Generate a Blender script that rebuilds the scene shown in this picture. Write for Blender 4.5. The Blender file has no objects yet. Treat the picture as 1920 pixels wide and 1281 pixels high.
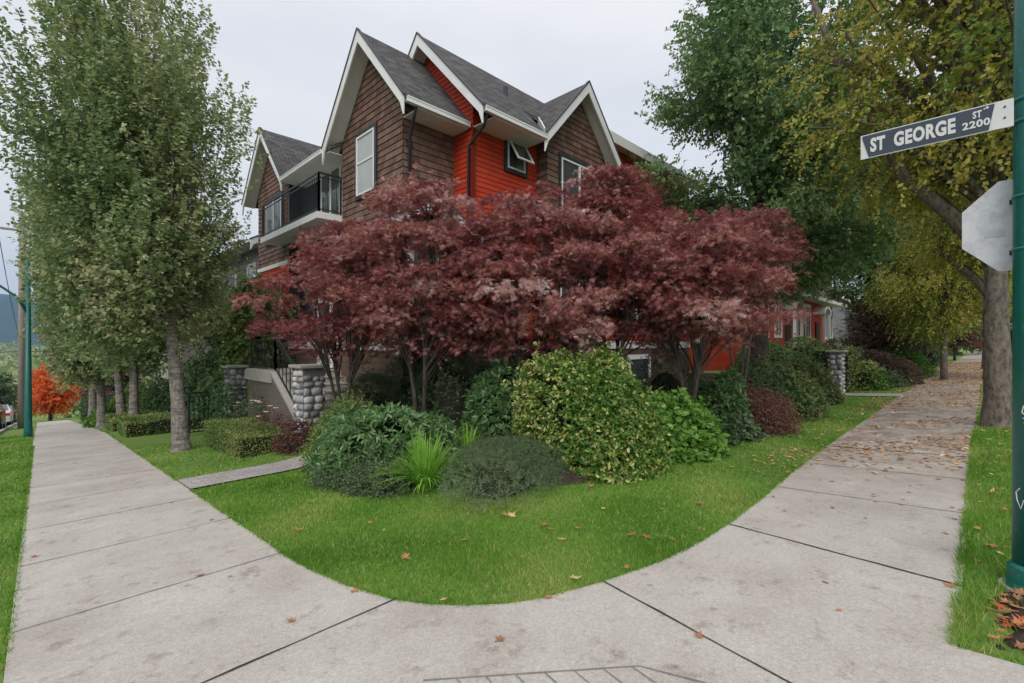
import bpy, math, random
import numpy as np
from mathutils import Vector, Matrix
RR = random.Random(11)
rng = np.random.default_rng(11)
rad = math.radians
S = bpy.context.scene
COL = S.collection

# ---------------------------------------------------------------- camera, sky, sun
cam_d = bpy.data.cameras.new("camera")
cam = bpy.data.objects.new("camera", cam_d); COL.objects.link(cam)
cam.location = (0, 0, 1.6); cam.rotation_euler = (rad(90), 0, rad(-45))
cam_d.sensor_width = 36; cam_d.lens = 36 * 885 / 1920; cam_d.shift_y = 4.5 / 1920
cam_d.clip_start = 0.05; cam_d.clip_end = 12000
S.camera = cam
w = bpy.data.worlds.new("World"); S.world = w; w.use_nodes = True
nt = w.node_tree; bg = nt.nodes["Background"]; bg.inputs[1].default_value = 0.1
sky = nt.nodes.new("ShaderNodeTexSky"); sky.sky_type = 'NISHITA'; sky.sun_disc = False
sky.sun_elevation = rad(40); sky.sun_rotation = rad(232); sky.air_density = 1.5; sky.dust_density = 3
tc = nt.nodes.new("ShaderNodeTexCoord")
mp = nt.nodes.new("ShaderNodeMapping"); mp.inputs['Scale'].default_value = (1.0, 1.0, 3.2)
no = nt.nodes.new("ShaderNodeTexNoise"); no.inputs['Scale'].default_value = 1.6; no.inputs['Detail'].default_value = 5
cr = nt.nodes.new("ShaderNodeValToRGB")
cr.color_ramp.elements[0].position = 0.35; cr.color_ramp.elements[0].color = (6.65, 6.7, 7.1, 1)
cr.color_ramp.elements[1].position = 0.65; cr.color_ramp.elements[1].color = (7.9, 7.8, 7.85, 1)
mx = nt.nodes.new("ShaderNodeMix"); mx.data_type = 'RGBA'; mx.inputs[0].default_value = 0.94
nt.links.new(tc.outputs['Generated'], mp.inputs[0]); nt.links.new(mp.outputs[0], no.inputs['Vector'])
nt.links.new(no.outputs['Fac'], cr.inputs[0]); nt.links.new(sky.outputs[0], mx.inputs[6])
nt.links.new(cr.outputs[0], mx.inputs[7]); nt.links.new(mx.outputs[2], bg.inputs[0])
sd = bpy.data.lights.new("sun", 'SUN'); sd.energy = 1.5; sd.angle = rad(40); sd.color = (1, 0.96, 0.9)
sun = bpy.data.objects.new("sun", sd); COL.objects.link(sun)
sun.rotation_euler = Vector((math.cos(rad(218)), math.sin(rad(218)), .85)).to_track_quat('Z', 'Y').to_euler()
S.view_settings.view_transform = 'Standard'; S.view_settings.look = 'None'
S.view_settings.exposure = 0.42; S.view_settings.gamma = 1
S.cycles.max_bounces = 6; S.cycles.transparent_max_bounces = 4; S.cycles.diffuse_bounces = 4

# ---------------------------------------------------------------- helpers
def sst(a, b, t):
    t = min(1, max(0, (t - a) / (b - a))); return t * t * (3 - 2 * t)
def gz(x, y):
    if y < -8: z = 0.51
    elif y < 20: z = -0.064 * y
    elif y < 75: z = -1.28 - 0.10 * (y - 20)
    elif y < 260: z = -6.78 - 0.07 * (y - 75)
    else: z = -19.7
    r = min(x - 1.5, y - 1.9)
    if r > 1.3: z += 0.85 * sst(1.3, 6.0, r) * (1 - sst(12, 22, y) * 0.6)
    return z
def at(px, Z):
    a = (px - 960) / 885; return Z * (1 + a) / 2**.5, Z * (1 - a) / 2**.5
def gp(px, py):
    a = (px - 960) / 885; b = (py - 645) / 885
    Z = 1.6 / max(1e-3, b - 0.064 * (1 - a) / 2**.5)
    return Z * (1 + a) / 2**.5, Z * (1 - a) / 2**.5
def tag(o, label=None, cat=None, group=None, kind=None):
    if label: o['label'] = label
    if cat: o['category'] = cat
    if group: o['group'] = group
    if kind: o['kind'] = kind
    return o
def thing(name, label, cat, loc, group=None, rz=0):
    o = bpy.data.objects.new(name, None); COL.objects.link(o); o.location = loc
    o.rotation_euler = (0, 0, rz); o.empty_display_size = .2
    return tag(o, label, cat, group)
def copy_tree(o, loc=None, rz=None, sc=None, label=None, parent=None):
    c = o.copy(); COL.objects.link(c)
    if parent: c.parent = parent
    if loc: c.location = loc
    if rz is not None: c.rotation_euler = (0, 0, rz)
    if sc: c.scale = sc
    if label: c['label'] = label
    for ch in list(o.children): copy_tree(ch, parent=c)
    return c
def link_mesh(name, me, mat, parent=None, smooth=False):
    o = bpy.data.objects.new(name, me); COL.objects.link(o)
    if mat: me.materials.append(mat)
    if smooth: me.polygons.foreach_set('use_smooth', [True] * len(me.polygons))
    if parent:
        o.parent = parent
        if parent.type == 'EMPTY' or True:
            o.matrix_parent_inverse = Matrix.Identity(4)
            o.location = -(world_loc(parent))
    return o
def world_loc(o):
    v = Vector(o.location); p = o.parent
    while p: v = v + p.location; p = p.parent
    return v
class MB:
    def __init__(s): s.v = []; s.f = []
    def add(s, vs, fs):
        n = len(s.v); s.v += [tuple(v) for v in vs]; s.f += [[i + n for i in f] for f in fs]; return s
    def box(s, x0, y0, z0, x1, y1, z1):
        vs = [(x, y, z) for z in (z0, z1) for x, y in ((x0, y0), (x1, y0), (x1, y1), (x0, y1))]
        return s.add(vs, [[3, 2, 1, 0], [4, 5, 6, 7], [0, 1, 5, 4], [1, 2, 6, 5], [2, 3, 7, 6], [3, 0, 4, 7]])
    def abox(s, ax, p0, p1, s0, s1, z0, z1):   # box on a wall plane
        return s.box(min(p0, p1), s0, z0, max(p0, p1), s1, z1) if ax == 'x' else s.box(s0, min(p0, p1), z0, s1, max(p0, p1), z1)
    def beam(s, a, b, wd, h):
        a = Vector(a); b = Vector(b); d = (b - a).normalized()
        up = Vector((0, 0, 1)) if abs(d.z) < .95 else Vector((1, 0, 0))
        sd_ = d.cross(up).normalized(); u = sd_.cross(d)
        vs = [p + sd_ * i * wd / 2 + u * j * h / 2 for p in (a, b) for i, j in ((-1, -1), (1, -1), (1, 1), (-1, 1))]
        return s.add(vs, [[3, 2, 1, 0], [4, 5, 6, 7], [0, 1, 5, 4], [1, 2, 6, 5], [2, 3, 7, 6], [3, 0, 4, 7]])
    def tube(s, pts, rs, n=8, cap=True, wob=0):
        pts = [Vector(p) for p in pts]; base = len(s.v)
        for i, p in enumerate(pts):
            d = (pts[min(i + 1, len(pts) - 1)] - pts[max(i - 1, 0)]).normalized()
            up = Vector((1, 0, 0)) if abs(d.x) < .8 else Vector((0, 1, 0))
            a = d.cross(up).normalized(); b = d.cross(a)
            for k in range(n):
                t = 2 * math.pi * k / n
                r = rs[i] * (1 + wob * (math.sin(3 * t + i * .7) * .6 + RR.uniform(-.5, .5)))
                s.v.append(tuple(p + a * r * math.cos(t) + b * r * math.sin(t)))
        for i in range(len(pts) - 1):
            for k in range(n):
                q = base + i * n
                s.f.append([q + k, q + (k + 1) % n, q + n + (k + 1) % n, q + n + k])
        if cap:
            s.f.append([base + k for k in range(n)][::-1]); s.f.append([base + (len(pts) - 1) * n + k for k in range(n)])
        return s
    def prism(s, poly, f0, f1):   # poly of 2d, f0/f1 map 2d to 3d
        n = len(poly); vs = [f0(p) for p in poly] + [f1(p) for p in poly]
        return s.add(vs, [list(range(n))[::-1], list(range(n, 2 * n))] + [[i, (i + 1) % n, n + (i + 1) % n, n + i] for i in range(n)])
    def build(s, name, mat, parent=None, smooth=False, uv=None, bevel=0):
        me = bpy.data.meshes.new(name); me.from_pydata(s.v, [], s.f); me.update()
        if uv:
            l = me.uv_layers.new(name='UVMap'); ud, vd = Vector(uv[0]), Vector(uv[1])
            for lp in me.loops:
                co = me.vertices[lp.vertex_index].co; l.data[lp.index].uv = (co.dot(ud), co.dot(vd))
        o = link_mesh(name, me, mat, parent, smooth)
        if bevel:
            m = o.modifiers.new('bevel', 'BEVEL'); m.width = bevel; m.segments = 2; m.limit_method = 'ANGLE'
        return o

# ---------------------------------------------------------------- materials
class NT:
    def __init__(s, name):
        s.m = bpy.data.materials.new(name); s.m.use_nodes = True; s.t = s.m.node_tree
        s.p = s.t.nodes['Principled BSDF']; s.out = s.t.nodes['Material Output']
    def n(s, typ, **kw):
        nd = s.t.nodes.new('ShaderNode' + typ)
        for k, v in kw.items():
            if k.startswith('_'): setattr(nd, k[1:], v)
            else: nd.inputs[k.replace('__', ' ')].default_value = v
        return nd
    def l(s, a, b): s.t.links.new(a, b)
    def coord(s, kind='Object', scale=(1, 1, 1)):
        c = s.n('TexCoord'); m = s.n('Mapping', Scale=scale); s.l(c.outputs[kind], m.inputs[0]); return m.outputs[0]
    def noise(s, vec, scale, detail=4, rough=.55):
        a = s.n('TexNoise', Scale=scale, Detail=detail, Roughness=rough); s.l(vec, a.inputs['Vector']); return a.outputs['Fac']
    def ramp(s, fac, stops):
        r = s.n('ValToRGB'); e = r.color_ramp.elements
        while len(e) < len(stops): e.new(.5)
        for i, (p, c) in enumerate(stops):
            e[i].position = p; e[i].color = (c[0], c[1], c[2], 1)
        s.l(fac, r.inputs[0]); return r.outputs[0]
    def mix(s, a, b, fac, mode='MIX'):
        m = s.n('Mix', _data_type='RGBA', _blend_type=mode)
        for v, i in ((fac, 0), (a, 6), (b, 7)):
            if hasattr(v, 'is_output'): s.l(v, m.inputs[i])
            else: m.inputs[i].default_value = v if i == 0 else (v[0], v[1], v[2], 1)
        return m.outputs[2]
    def bump(s, h, st=.3, dist=.02):
        b = s.n('Bump', Strength=st, Distance=dist); s.l(h, b.inputs['Height']); s.l(b.outputs[0], s.p.inputs['Normal'])
    def base(s, c):
        if hasattr(c, 'is_output'): s.l(c, s.p.inputs['Base Color'])
        else: s.p.inputs['Base Color'].default_value = (c[0], c[1], c[2], 1)
def plain(name, c, rough=.6, spec=.4, var=.15, scale=3, bump=.1, metal=0):
    t = NT(name); v = t.coord()
    f = t.noise(v, scale, 5); f2 = t.noise(v, scale * 14, 3)
    lo = [k * (1 - var) for k in c]; hi = [min(1, k * (1 + var)) for k in c]
    t.base(t.mix(t.ramp(f, [(.3, lo), (.7, hi)]), t.ramp(f2, [(.3, lo), (.7, hi)]), .4))
    t.p.inputs['Roughness'].default_value = rough; t.p.inputs['Specular IOR Level'].default_value = spec
    t.p.inputs['Metallic'].default_value = metal
    if bump: t.bump(f2, bump, .01)
    return t.m
def leafmat(name, cols, rough=.5, trans=.25, spec=.35, gain=1.35):
    t = NT(name); a = t.n('Attribute', _attribute_name='rnd')
    c = t.ramp(a.outputs['Fac'], [(i / (len(cols) - 1), [min(.8, k * gain) for k in q]) for i, q in enumerate(cols)])
    t.base(c); t.p.inputs['Roughness'].default_value = rough; t.p.inputs['Specular IOR Level'].default_value = spec
    tr = t.n('BsdfTranslucent'); t.l(c, tr.inputs[0]); ms = t.n('MixShader'); ms.inputs[0].default_value = trans
    t.l(t.p.outputs[0], ms.inputs[1]); t.l(tr.outputs[0], ms.inputs[2]); t.l(ms.outputs[0], t.out.inputs[0])
    return t.m

M = {}
# lawn earth and turf
t = NT('turf'); v = t.coord(); f = t.noise(v, .9, 6); f2 = t.noise(v, 22, 4)
t.base(t.mix(t.ramp(f, [(.3, (.08, .17, .02)), (.55, (.13, .25, .035)), (.75, (.22, .31, .07))]), t.ramp(f2, [(.3, (.10, .16, .02)), (.7, (.25, .33, .08))]), .5))
t.p.inputs['Roughness'].default_value = .9; t.bump(f2, .6, .02); M['turf'] = t.m
t = NT('concrete'); v = t.coord(); f = t.noise(v, 1.3, 6, .65); f2 = t.noise(v, 150, 2); f3 = t.noise(v, 5.5, 5, .7)
sx = t.n('SeparateXYZ'); t.l(v, sx.inputs[0])
base = t.ramp(f, [(.3, (.45, .41, .365)), (.5, (.54, .50, .455)), (.7, (.60, .565, .52))])
base = t.mix(base, t.ramp(f3, [(.30, (.5, .44, .39)), (.44, (1, 1, 1))]), .6, 'MULTIPLY')
vo = t.n('TexVoronoi', Scale=2.6); t.l(v, vo.inputs['Vector']); base = t.mix(base, t.ramp(vo.outputs['Distance'], [(.035, (.45, .4, .37)), (.075, (1, 1, 1))]), .55, 'MULTIPLY')
ck = t.n('TexWhiteNoise', _noise_dimensions='2D'); sn = t.n('Vector' + 'Math', _operation='FLOOR'); sc_ = t.n('Vector' + 'Math', _operation='SCALE'); sc_.inputs['Scale'].default_value = .64
t.l(v, sc_.inputs[0]); t.l(sc_.outputs[0], sn.inputs[0]); t.l(sn.outputs[0], ck.inputs['Vector']); base = t.mix(base, t.ramp(ck.outputs['Value'], [(0, (.93, .92, .90)), (1, (1.04, 1.04, 1.05))]), .0, 'MULTIPLY')
f6 = t.noise(v, 38, 3, .6); base = t.mix(base, t.ramp(f6, [(.35, (.86, .85, .84)), (.65, (1.07, 1.07, 1.07))]), .8, 'MULTIPLY')
base = t.mix(base, t.ramp(f2, [(.25, (.62, .62, .62)), (.6, (1.12, 1.12, 1.12))]), .8, 'MULTIPLY')
mr = t.n('MapRange'); mr.inputs['From Min'].default_value = 5.5; mr.inputs['From Max'].default_value = 10
t.l(sx.outputs['X'], mr.inputs['Value'])
f4 = t.noise(v, 2.3, 6, .7); st = t.ramp(f4, [(.38, (0, 0, 0)), (.58, (1, 1, 1))])
ml = t.n('Math', _operation='MULTIPLY'); t.l(mr.outputs[0], ml.inputs[0]); t.l(st, ml.inputs[1])
ml2 = t.n('Math', _operation='MULTIPLY'); t.l(ml.outputs[0], ml2.inputs[0]); ml2.inputs[1].default_value = .7
base = t.mix(base, (.24, .165, .12), ml2.outputs[0])
t.base(base); t.p.inputs['Roughness'].default_value = .85; t.p.inputs['Specular IOR Level'].default_value = .25
t.bump(f2, .25, .004); M['concrete'] = t.m
M['joint'] = plain('joint', (.07, .062, .055), .95, .1, .4, 8, .3)
M['joint_light'] = plain('joint_light', (.25, .24, .22), .95, .1, .3, 8, .3)
M['asphalt'] = plain('asphalt', (.11, .11, .115), .9, .2, .2, 6, .4)
t = NT('soil'); v = t.coord(); f = t.noise(v, 14, 6, .7); f2 = t.noise(v, 50, 3)
t.base(t.ramp(f, [(.3, (.028, .02, .014)), (.6, (.07, .048, .034)), (.8, (.13, .09, .06))])); t.p.inputs['Roughness'].default_value = .95
t.bump(f, .9, .05); M['soil'] = t.m
t = NT('paver'); c = t.coord('Object'); b = t.n('TexBrick', Scale=1.0); b.inputs['Mortar Size'].default_value = .006
b.inputs['Brick Width'].default_value = .22; b.inputs['Row Height'].default_value = .11
b.inputs['Color1'].default_value = (.42, .39, .37, 1); b.inputs['Color2'].default_value = (.50, .465, .45, 1); b.inputs['Mortar'].default_value = (.24, .22, .2, 1)
t.l(c, b.inputs['Vector']); f = t.noise(c, 6); t.base(t.mix(b.outputs[0], t.ramp(f, [(.3, (.8, .8, .8)), (.7, (1.1, 1.1, 1.1))]), 1, 'MULTIPLY'))
t.p.inputs['Roughness'].default_value = .85; M['paver'] = t.m
def board(name, c1, c2, bw, rough=.7, jitter=.6):   # siding: separate boards or shakes differ in tone
    t = NT(name); v = t.coord('UV'); b = t.n('TexBrick', Scale=1.0); b.offset = .37; b.inputs['Mortar Size'].default_value = .004 if bw < 1 else .0015
    b.inputs['Brick Width'].default_value = bw; b.inputs['Row Height'].default_value = .16 if bw < 1 else .125; b.inputs['Bias'].default_value = 0
    b.inputs['Color1'].default_value = (*c1, 1); b.inputs['Color2'].default_value = (*c2, 1); b.inputs['Mortar'].default_value = (c1[0] * .35, c1[1] * .35, c1[2] * .35, 1)
    t.l(v, b.inputs['Vector']); mp_ = t.n('Mapping', Scale=(60, 3, 1) if bw < 1 else (2, 14, 1)); t.l(v, mp_.inputs[0])
    f = t.noise(mp_.outputs[0], 1, 5, .65); f2 = t.noise(v, 2.2, 5)
    c = t.mix(b.outputs[0], t.ramp(f, [(.25, (.62, .62, .62)), (.75, (1.3, 1.3, 1.3))]), jitter, 'MULTIPLY')
    c = t.mix(c, t.ramp(f2, [(.3, (.75, .72, .7)), (.7, (1.15, 1.15, 1.15))]), .6, 'MULTIPLY')
    t.base(c); t.p.inputs['Roughness'].default_value = rough; t.p.inputs['Specular IOR Level'].default_value = .3; t.bump(f, .25, .006)
    return t.m
M['shake'] = board('brown_shake', (.13, .072, .055), (.25, .155, .12), .19, .7, .95)
M['red_lap'] = board('red_lap_siding', (.50, .045, .016), (.58, .06, .022), 3.2, .55, .25)
M['brown_lap'] = board('brown_lap_siding', (.12, .085, .06), (.16, .11, .08), 3.2)
M['slate_lap'] = board('slate_lap_siding', (.03, .042, .05), (.04, .052, .06), 3.2)
M['grey_lap'] = board('grey_lap_siding', (.25, .26, .28), (.30, .31, .33), 3.2)
M['beige_lap'] = board('beige_lap_siding', (.5, .47, .42), (.55, .52, .47), 3.2)
t = NT('asphalt_shingle'); v = t.coord('UV'); b = t.n('TexBrick', Scale=1.0); b.offset = .5
b.inputs['Brick Width'].default_value = .3; b.inputs['Row Height'].default_value = .14; b.inputs['Mortar Size'].default_value = .012
b.inputs['Color1'].default_value = (.06, .058, .062, 1); b.inputs['Color2'].default_value = (.13, .125, .128, 1); b.inputs['Mortar'].default_value = (.025, .025, .028, 1)
t.l(v, b.inputs['Vector']); f = t.noise(v, 1.2, 6, .7); f2 = t.noise(v, 90, 2)
c = t.mix(b.outputs[0], t.ramp(f, [(.3, (.7, .7, .7)), (.7, (1.3, 1.28, 1.2))]), 1, 'MULTIPLY'); c = t.mix(c, t.ramp(f2, [(.2, (.7, .7, .7)), (.8, (1.35, 1.35, 1.35))]), 1, 'MULTIPLY')
t.base(c); t.p.inputs['Roughness'].default_value = .95; t.bump(b.outputs['Fac'], .4, .01); M['shingle'] = t.m
M['white'] = plain('white_trim', (.80, .80, .80), .5, .4, .08, 2, .05)
M['offwhite'] = plain('offwhite_soffit', (.78, .77, .74), .6, .3, .08, 2, .05)
M['dark_trim'] = plain('dark_trim', (.035, .04, .045), .5, .4, .15, 5, .05)
M['iron'] = plain('iron', (.018, .02, .024), .4, .5, .2, 9, .05)
M['cap'] = plain('concrete_cap', (.42, .40, .36), .85, .25, .2, 7, .2)
M['stucco'] = plain('stucco', (.17, .145, .12), .95, .2, .18, 5, .3)
M['glass'] = NT('window_glass').m; p_ = M['glass'].node_tree.nodes['Principled BSDF']
p_.inputs['Base Color'].default_value = (.16, .18, .19, 1); p_.inputs['Roughness'].default_value = .06; p_.inputs['Metallic'].default_value = .55
M['sky_pane'] = plain('pane_sky_reflection', (.45, .46, .46), .25, .6, .1, 2, 0)  # whitish sky reflection put into the pane colour, no blind behind it
t = NT('stone'); a = t.n('Attribute', _attribute_name='rnd'); v = t.coord()
c = t.ramp(a.outputs['Fac'], [(0, (.14, .145, .16)), (.3, (.36, .36, .37)), (.7, (.56, .55, .53)), (1, (.74, .72, .69))])
f = t.noise(v, 30, 5, .7); t.base(t.mix(c, t.ramp(f, [(.3, (.7, .7, .7)), (.7, (1.25, 1.25, 1.25))]), 1, 'MULTIPLY')); t.p.inputs['Roughness'].default_value = .85; t.bump(f, .5, .02); M['stone'] = t.m
M['mortar'] = plain('mortar', (.22, .21, .2), .95, .1, .2, 20, .3)
def bark(name, lo, hi, sc=(14, 14, 4), band=False):
    t = NT(name); v = t.coord('Object', sc); f = t.noise(v, 1, 7, .7)
    c = t.ramp(f, [(.32, lo), (.62, hi), (.8, [min(1, k * 1.5) for k in hi])])
    if band:
        v2 = t.coord('Object', (3, 3, 16)); f2 = t.noise(v2, 1.2, 4, .6); c = t.mix(c, t.ramp(f2, [(.42, (.3, .28, .26)), (.52, (1, 1, 1))]), .65, 'MULTIPLY')
    t.base(c); t.p.inputs['Roughness'].default_value = .9; t.bump(f, .8, .03); return t.m
M['bark_pale'] = bark('bark_pale', (.12, .10, .085), (.36, .33, .29), (20, 20, 9), True)
M['bark_grey'] = bark('bark_grey', (.045, .036, .03), (.25, .21, .175), (13, 13, 7))
M['bark_dark'] = bark('bark_dark', (.03, .024, .02), (.11, .09, .075))
M['wood_pole'] = bark('wood_pole', (.22, .19, .16), (.36, .32, .28), (30, 30, 1.5))
# foliage
M['l_green'] = leafmat('leaf_grey_green', [(.055, .10, .045), (.10, .16, .06), (.17, .22, .09), (.28, .30, .16), (.30, .22, .13)], trans=.35, gain=1.75)
M['l_linden'] = leafmat('leaf_linden', [(.045, .09, .04), (.08, .15, .055), (.14, .21, .08), (.26, .31, .14)], trans=.3, gain=1.75)
M['l_gold'] = leafmat('leaf_olive_gold', [(.055, .11, .02), (.11, .165, .03), (.20, .225, .045), (.38, .31, .075), (.66, .43, .14)], trans=.45, gain=1.75)
M['l_maple'] = leafmat('leaf_purple_maple', [(.05, .014, .02), (.13, .03, .038), (.21, .06, .06), (.27, .13, .10), (.40, .20, .20), (.58, .42, .41)], rough=.42, trans=.38, spec=.5, gain=1.75)
M['l_maple2'] = leafmat('leaf_burgundy', [(.05, .018, .02), (.12, .04, .038), (.17, .08, .065), (.22, .14, .09)], trans=.25)
M['l_plum'] = leafmat('leaf_plum', [(.05, .03, .03), (.12, .07, .055), (.20, .13, .10)], trans=.25)
M['l_orange'] = leafmat('leaf_orange', [(.55, .07, .02), (.75, .16, .04), (.8, .28, .09)], trans=.45)
M['l_varieg'] = leafmat('leaf_variegated', [(.02, .065, .012), (.045, .125, .02), (.09, .19, .03), (.33, .35, .10), (.60, .56, .28)], rough=.35)
M['l_rhodo'] = leafmat('leaf_rhododendron', [(.035, .085, .03), (.075, .155, .05), (.13, .23, .085), (.19, .30, .13)], rough=.4, spec=.5)
M['l_bright'] = leafmat('leaf_bright', [(.05, .13, .02), (.11, .23, .035), (.20, .34, .07)], rough=.4)
M['l_juniper'] = leafmat('leaf_blue_green', [(.05, .085, .035), (.10, .15, .07), (.19, .24, .13)], rough=.6)
M['l_hedge'] = leafmat('leaf_hedge', [(.06, .11, .025), (.12, .19, .045), (.21, .27, .08), (.32, .30, .12)], rough=.45)
M['l_dark'] = leafmat('leaf_dark', [(.028, .06, .025), (.055, .10, .04), (.09, .15, .06)], rough=.5)
M['l_berry'] = leafmat('leaf_heather', [(.04, .085, .03), (.08, .15, .045), (.13, .19, .07), (.36, .09, .07)], rough=.45)
M['l_lily'] = leafmat('leaf_lily', [(.10, .25, .025), (.20, .40, .05), (.32, .50, .10)], rough=.4, trans=.35)
M['grass'] = leafmat('grass_blade', [(.05, .14, .014), (.10, .23, .026), (.16, .30, .045), (.42, .38, .15)], rough=.6, trans=.35, spec=.2, gain=1.4)
M['core'] = plain('shaded_core', (.03, .03, .02), 1, .05, .3, 9, .3)  # near-black fill: the shade inside bushes and hedges is put into this colour
M['dl_orange'] = plain('dry_leaf_orange', (.50, .22, .10), .7, .3, .3, 20, .2)
M['dl_brown'] = plain('dry_leaf_brown', (.36, .17, .09), .75, .25, .3, 20, .2)
M['dl_yellow'] = plain('dry_leaf_yellow', (.62, .47, .20), .7, .3, .25, 20, .2)
M['dl_red'] = plain('dry_leaf_red', (.50, .10, .045), .7, .3, .25, 20, .2)
t = NT('pole_green'); v = t.coord('Object', (3, 3, 1.2)); f = t.noise(v, 3, 6, .7); f2 = t.noise(v, 14, 5, .7)
c = t.mix(t.ramp(f, [(.35, (.004, .115, .095)), (.65, (.008, .15, .125))]), (.22, .36, .34), t.ramp(f2, [(.6, (0, 0, 0)), (.72, (.6, .6, .6))]))
t.base(c); t.p.inputs['Roughness'].default_value = .38; M['pole'] = t.m
M['sign_white'] = plain('sign_white', (.66, .66, .66), .45, .4, .06, 9, .02)
M['sign_dark'] = plain('sign_slate', (.045, .06, .085), .4, .4, .12, 12, .02)
t = NT('bare_aluminium'); v = t.coord(); f = t.noise(v, 9, 6, .7)
t.base(t.ramp(f, [(.3, (.45, .46, .48)), (.5, (.62, .63, .65)), (.8, (.68, .69, .70))])); t.p.inputs['Roughness'].default_value = .5; t.p.inputs['Metallic'].default_value = .15; M['alu'] = t.m
M['car_paint'] = plain('car_paint_dark', (.02, .022, .03), .2, .6, .05, 2, 0)
M['car_white'] = plain('car_paint_white', (.6, .6, .6), .25, .6, .05, 2, 0)
M['tyre'] = plain('tyre', (.02, .02, .02), .8, .3); M['tail'] = plain('tail_lamp', (.45, .02, .02), .25, .6, .05, 2, 0)
M['bluehill'] = plain('forest_hill', (.035, .06, .05), 1, .05, .35, .004, 0)
M['petal'] = plain('petal', (.75, .55, .48), .6, .3, .2, 20, 0)
M['roof_pink'] = plain('roof_red', (.35, .16, .12), .9, .2)

# ---------------------------------------------------------------- leaves in numpy
SH = {
 'diamond': ([(0, 0, 0), (.34, .45, .06), (0, 1, 0), (-.34, .45, .06)], [[0, 1, 2, 3]]),
 'oval': ([(0, 0, 0), (.2, .18, .04), (.28, .5, .06), (.14, .85, .02), (0, 1, -.04), (-.14, .85, .02), (-.28, .5, .06), (-.2, .18, .04)], [[0, 1, 2, 3], [0, 3, 4, 5], [0, 5, 6, 7]]),
 'long': ([(0, 0, 0), (.15, .4, .04), (0, 1, -.06), (-.15, .4, .04)], [[0, 1, 2, 3]]),
 'needle': ([(-.05, 0, 0), (.05, 0, 0), (.03, 1, 0), (-.03, 1, 0)], [[0, 1, 2, 3]]),
}
_v, _f = [], []
for k, (an, ln) in enumerate(((-1.25, .6), (-.62, .9), (0, 1.0), (.62, .9), (1.25, .6))):
    c_, s_ = math.sin(an), math.cos(an); q = len(_v)
    _v += [(0, .12, 0), (c_ * ln * .5 + s_ * .085, .12 + s_ * ln * .5 - c_ * .085, .03), (c_ * ln, .12 + s_ * ln, -.08), (c_ * ln * .5 - s_ * .085, .12 + s_ * ln * .5 + c_ * .085, .03)]
    _f.append([q, q + 1, q + 2, q + 3])
SH['palmate'] = (_v, _f)
def nrm(a): return a / np.maximum(1e-6, np.linalg.norm(a, axis=-1, keepdims=True))
def leaf_mesh(name, P, F, Nn, size, shape, rnd):
    vs, fs = SH[shape]; vs = np.array(vs); fs = np.array(fs)
    F = nrm(F); Sd = nrm(np.cross(F, Nn)); Nn = np.cross(Sd, F)
    size = np.asarray(size).reshape(-1, 1, 1) * np.ones((len(P), 1, 1))
    V = P[:, None, :] + size * (vs[None, :, 0:1] * Sd[:, None, :] + vs[None, :, 1:2] * F[:, None, :] + vs[None, :, 2:3] * Nn[:, None, :])
    n, k = len(P), len(vs); nf, m = fs.shape
    idx = (fs.reshape(1, -1) + (np.arange(n) * k)[:, None]).reshape(-1).astype(np.int32)
    me = bpy.data.meshes.new(name); me.vertices.add(n * k); me.vertices.foreach_set('co', V.reshape(-1).astype(np.float32))
    me.loops.add(len(idx)); me.loops.foreach_set('vertex_index', idx)
    me.polygons.add(n * nf); me.polygons.foreach_set('loop_start', (np.arange(n * nf) * m).astype(np.int32))
    try: me.polygons.foreach_set('loop_total', np.full(n * nf, m, np.int32))
    except Exception: pass
    me.update(calc_edges=True)
    at_ = me.attributes.new('rnd', 'FLOAT', 'FACE'); at_.data.foreach_set('value', np.repeat(np.clip(rnd, 0, 1), nf).astype(np.float32))
    return me
def rv(n): return rng.normal(size=(n, 3))
def spray(pos, dirs, L, nl, size, droop=.2, ldroop=.3, upb=.8, sj=.3, crnd=None, spread=.9, mixr=.5):
    """leaves set along twigs; returns leaf arrays"""
    n = len(pos); t = (np.arange(nl)[None, :] + rng.random((n, nl))) / nl
    P = pos[:, None, :] + dirs[:, None, :] * (L * t)[..., None] * np.ones((1, 1, 3)); P[..., 2] -= droop * L * t**2
    P = P.reshape(-1, 3); D = np.repeat(dirs, nl, 0)
    side = nrm(np.cross(D, rv(len(D)))); F = D * .45 + side * spread; F[:, 2] -= ldroop
    N_ = rv(len(D)) * .6; N_[:, 2] += upb
    sz = size * (1 + sj * rng.uniform(-1, 1, len(D)))
    cr_ = np.repeat(crnd, nl) if crnd is not None else rng.random(len(D))
    return P, nrm(F), N_, sz, cr_ * mixr + rng.random(len(D)) * (1 - mixr)
def bez(a, b, c, t): t = t[:, None]; return a * (1 - t)**2 + b * 2 * t * (1 - t) + c * t * t
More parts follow.
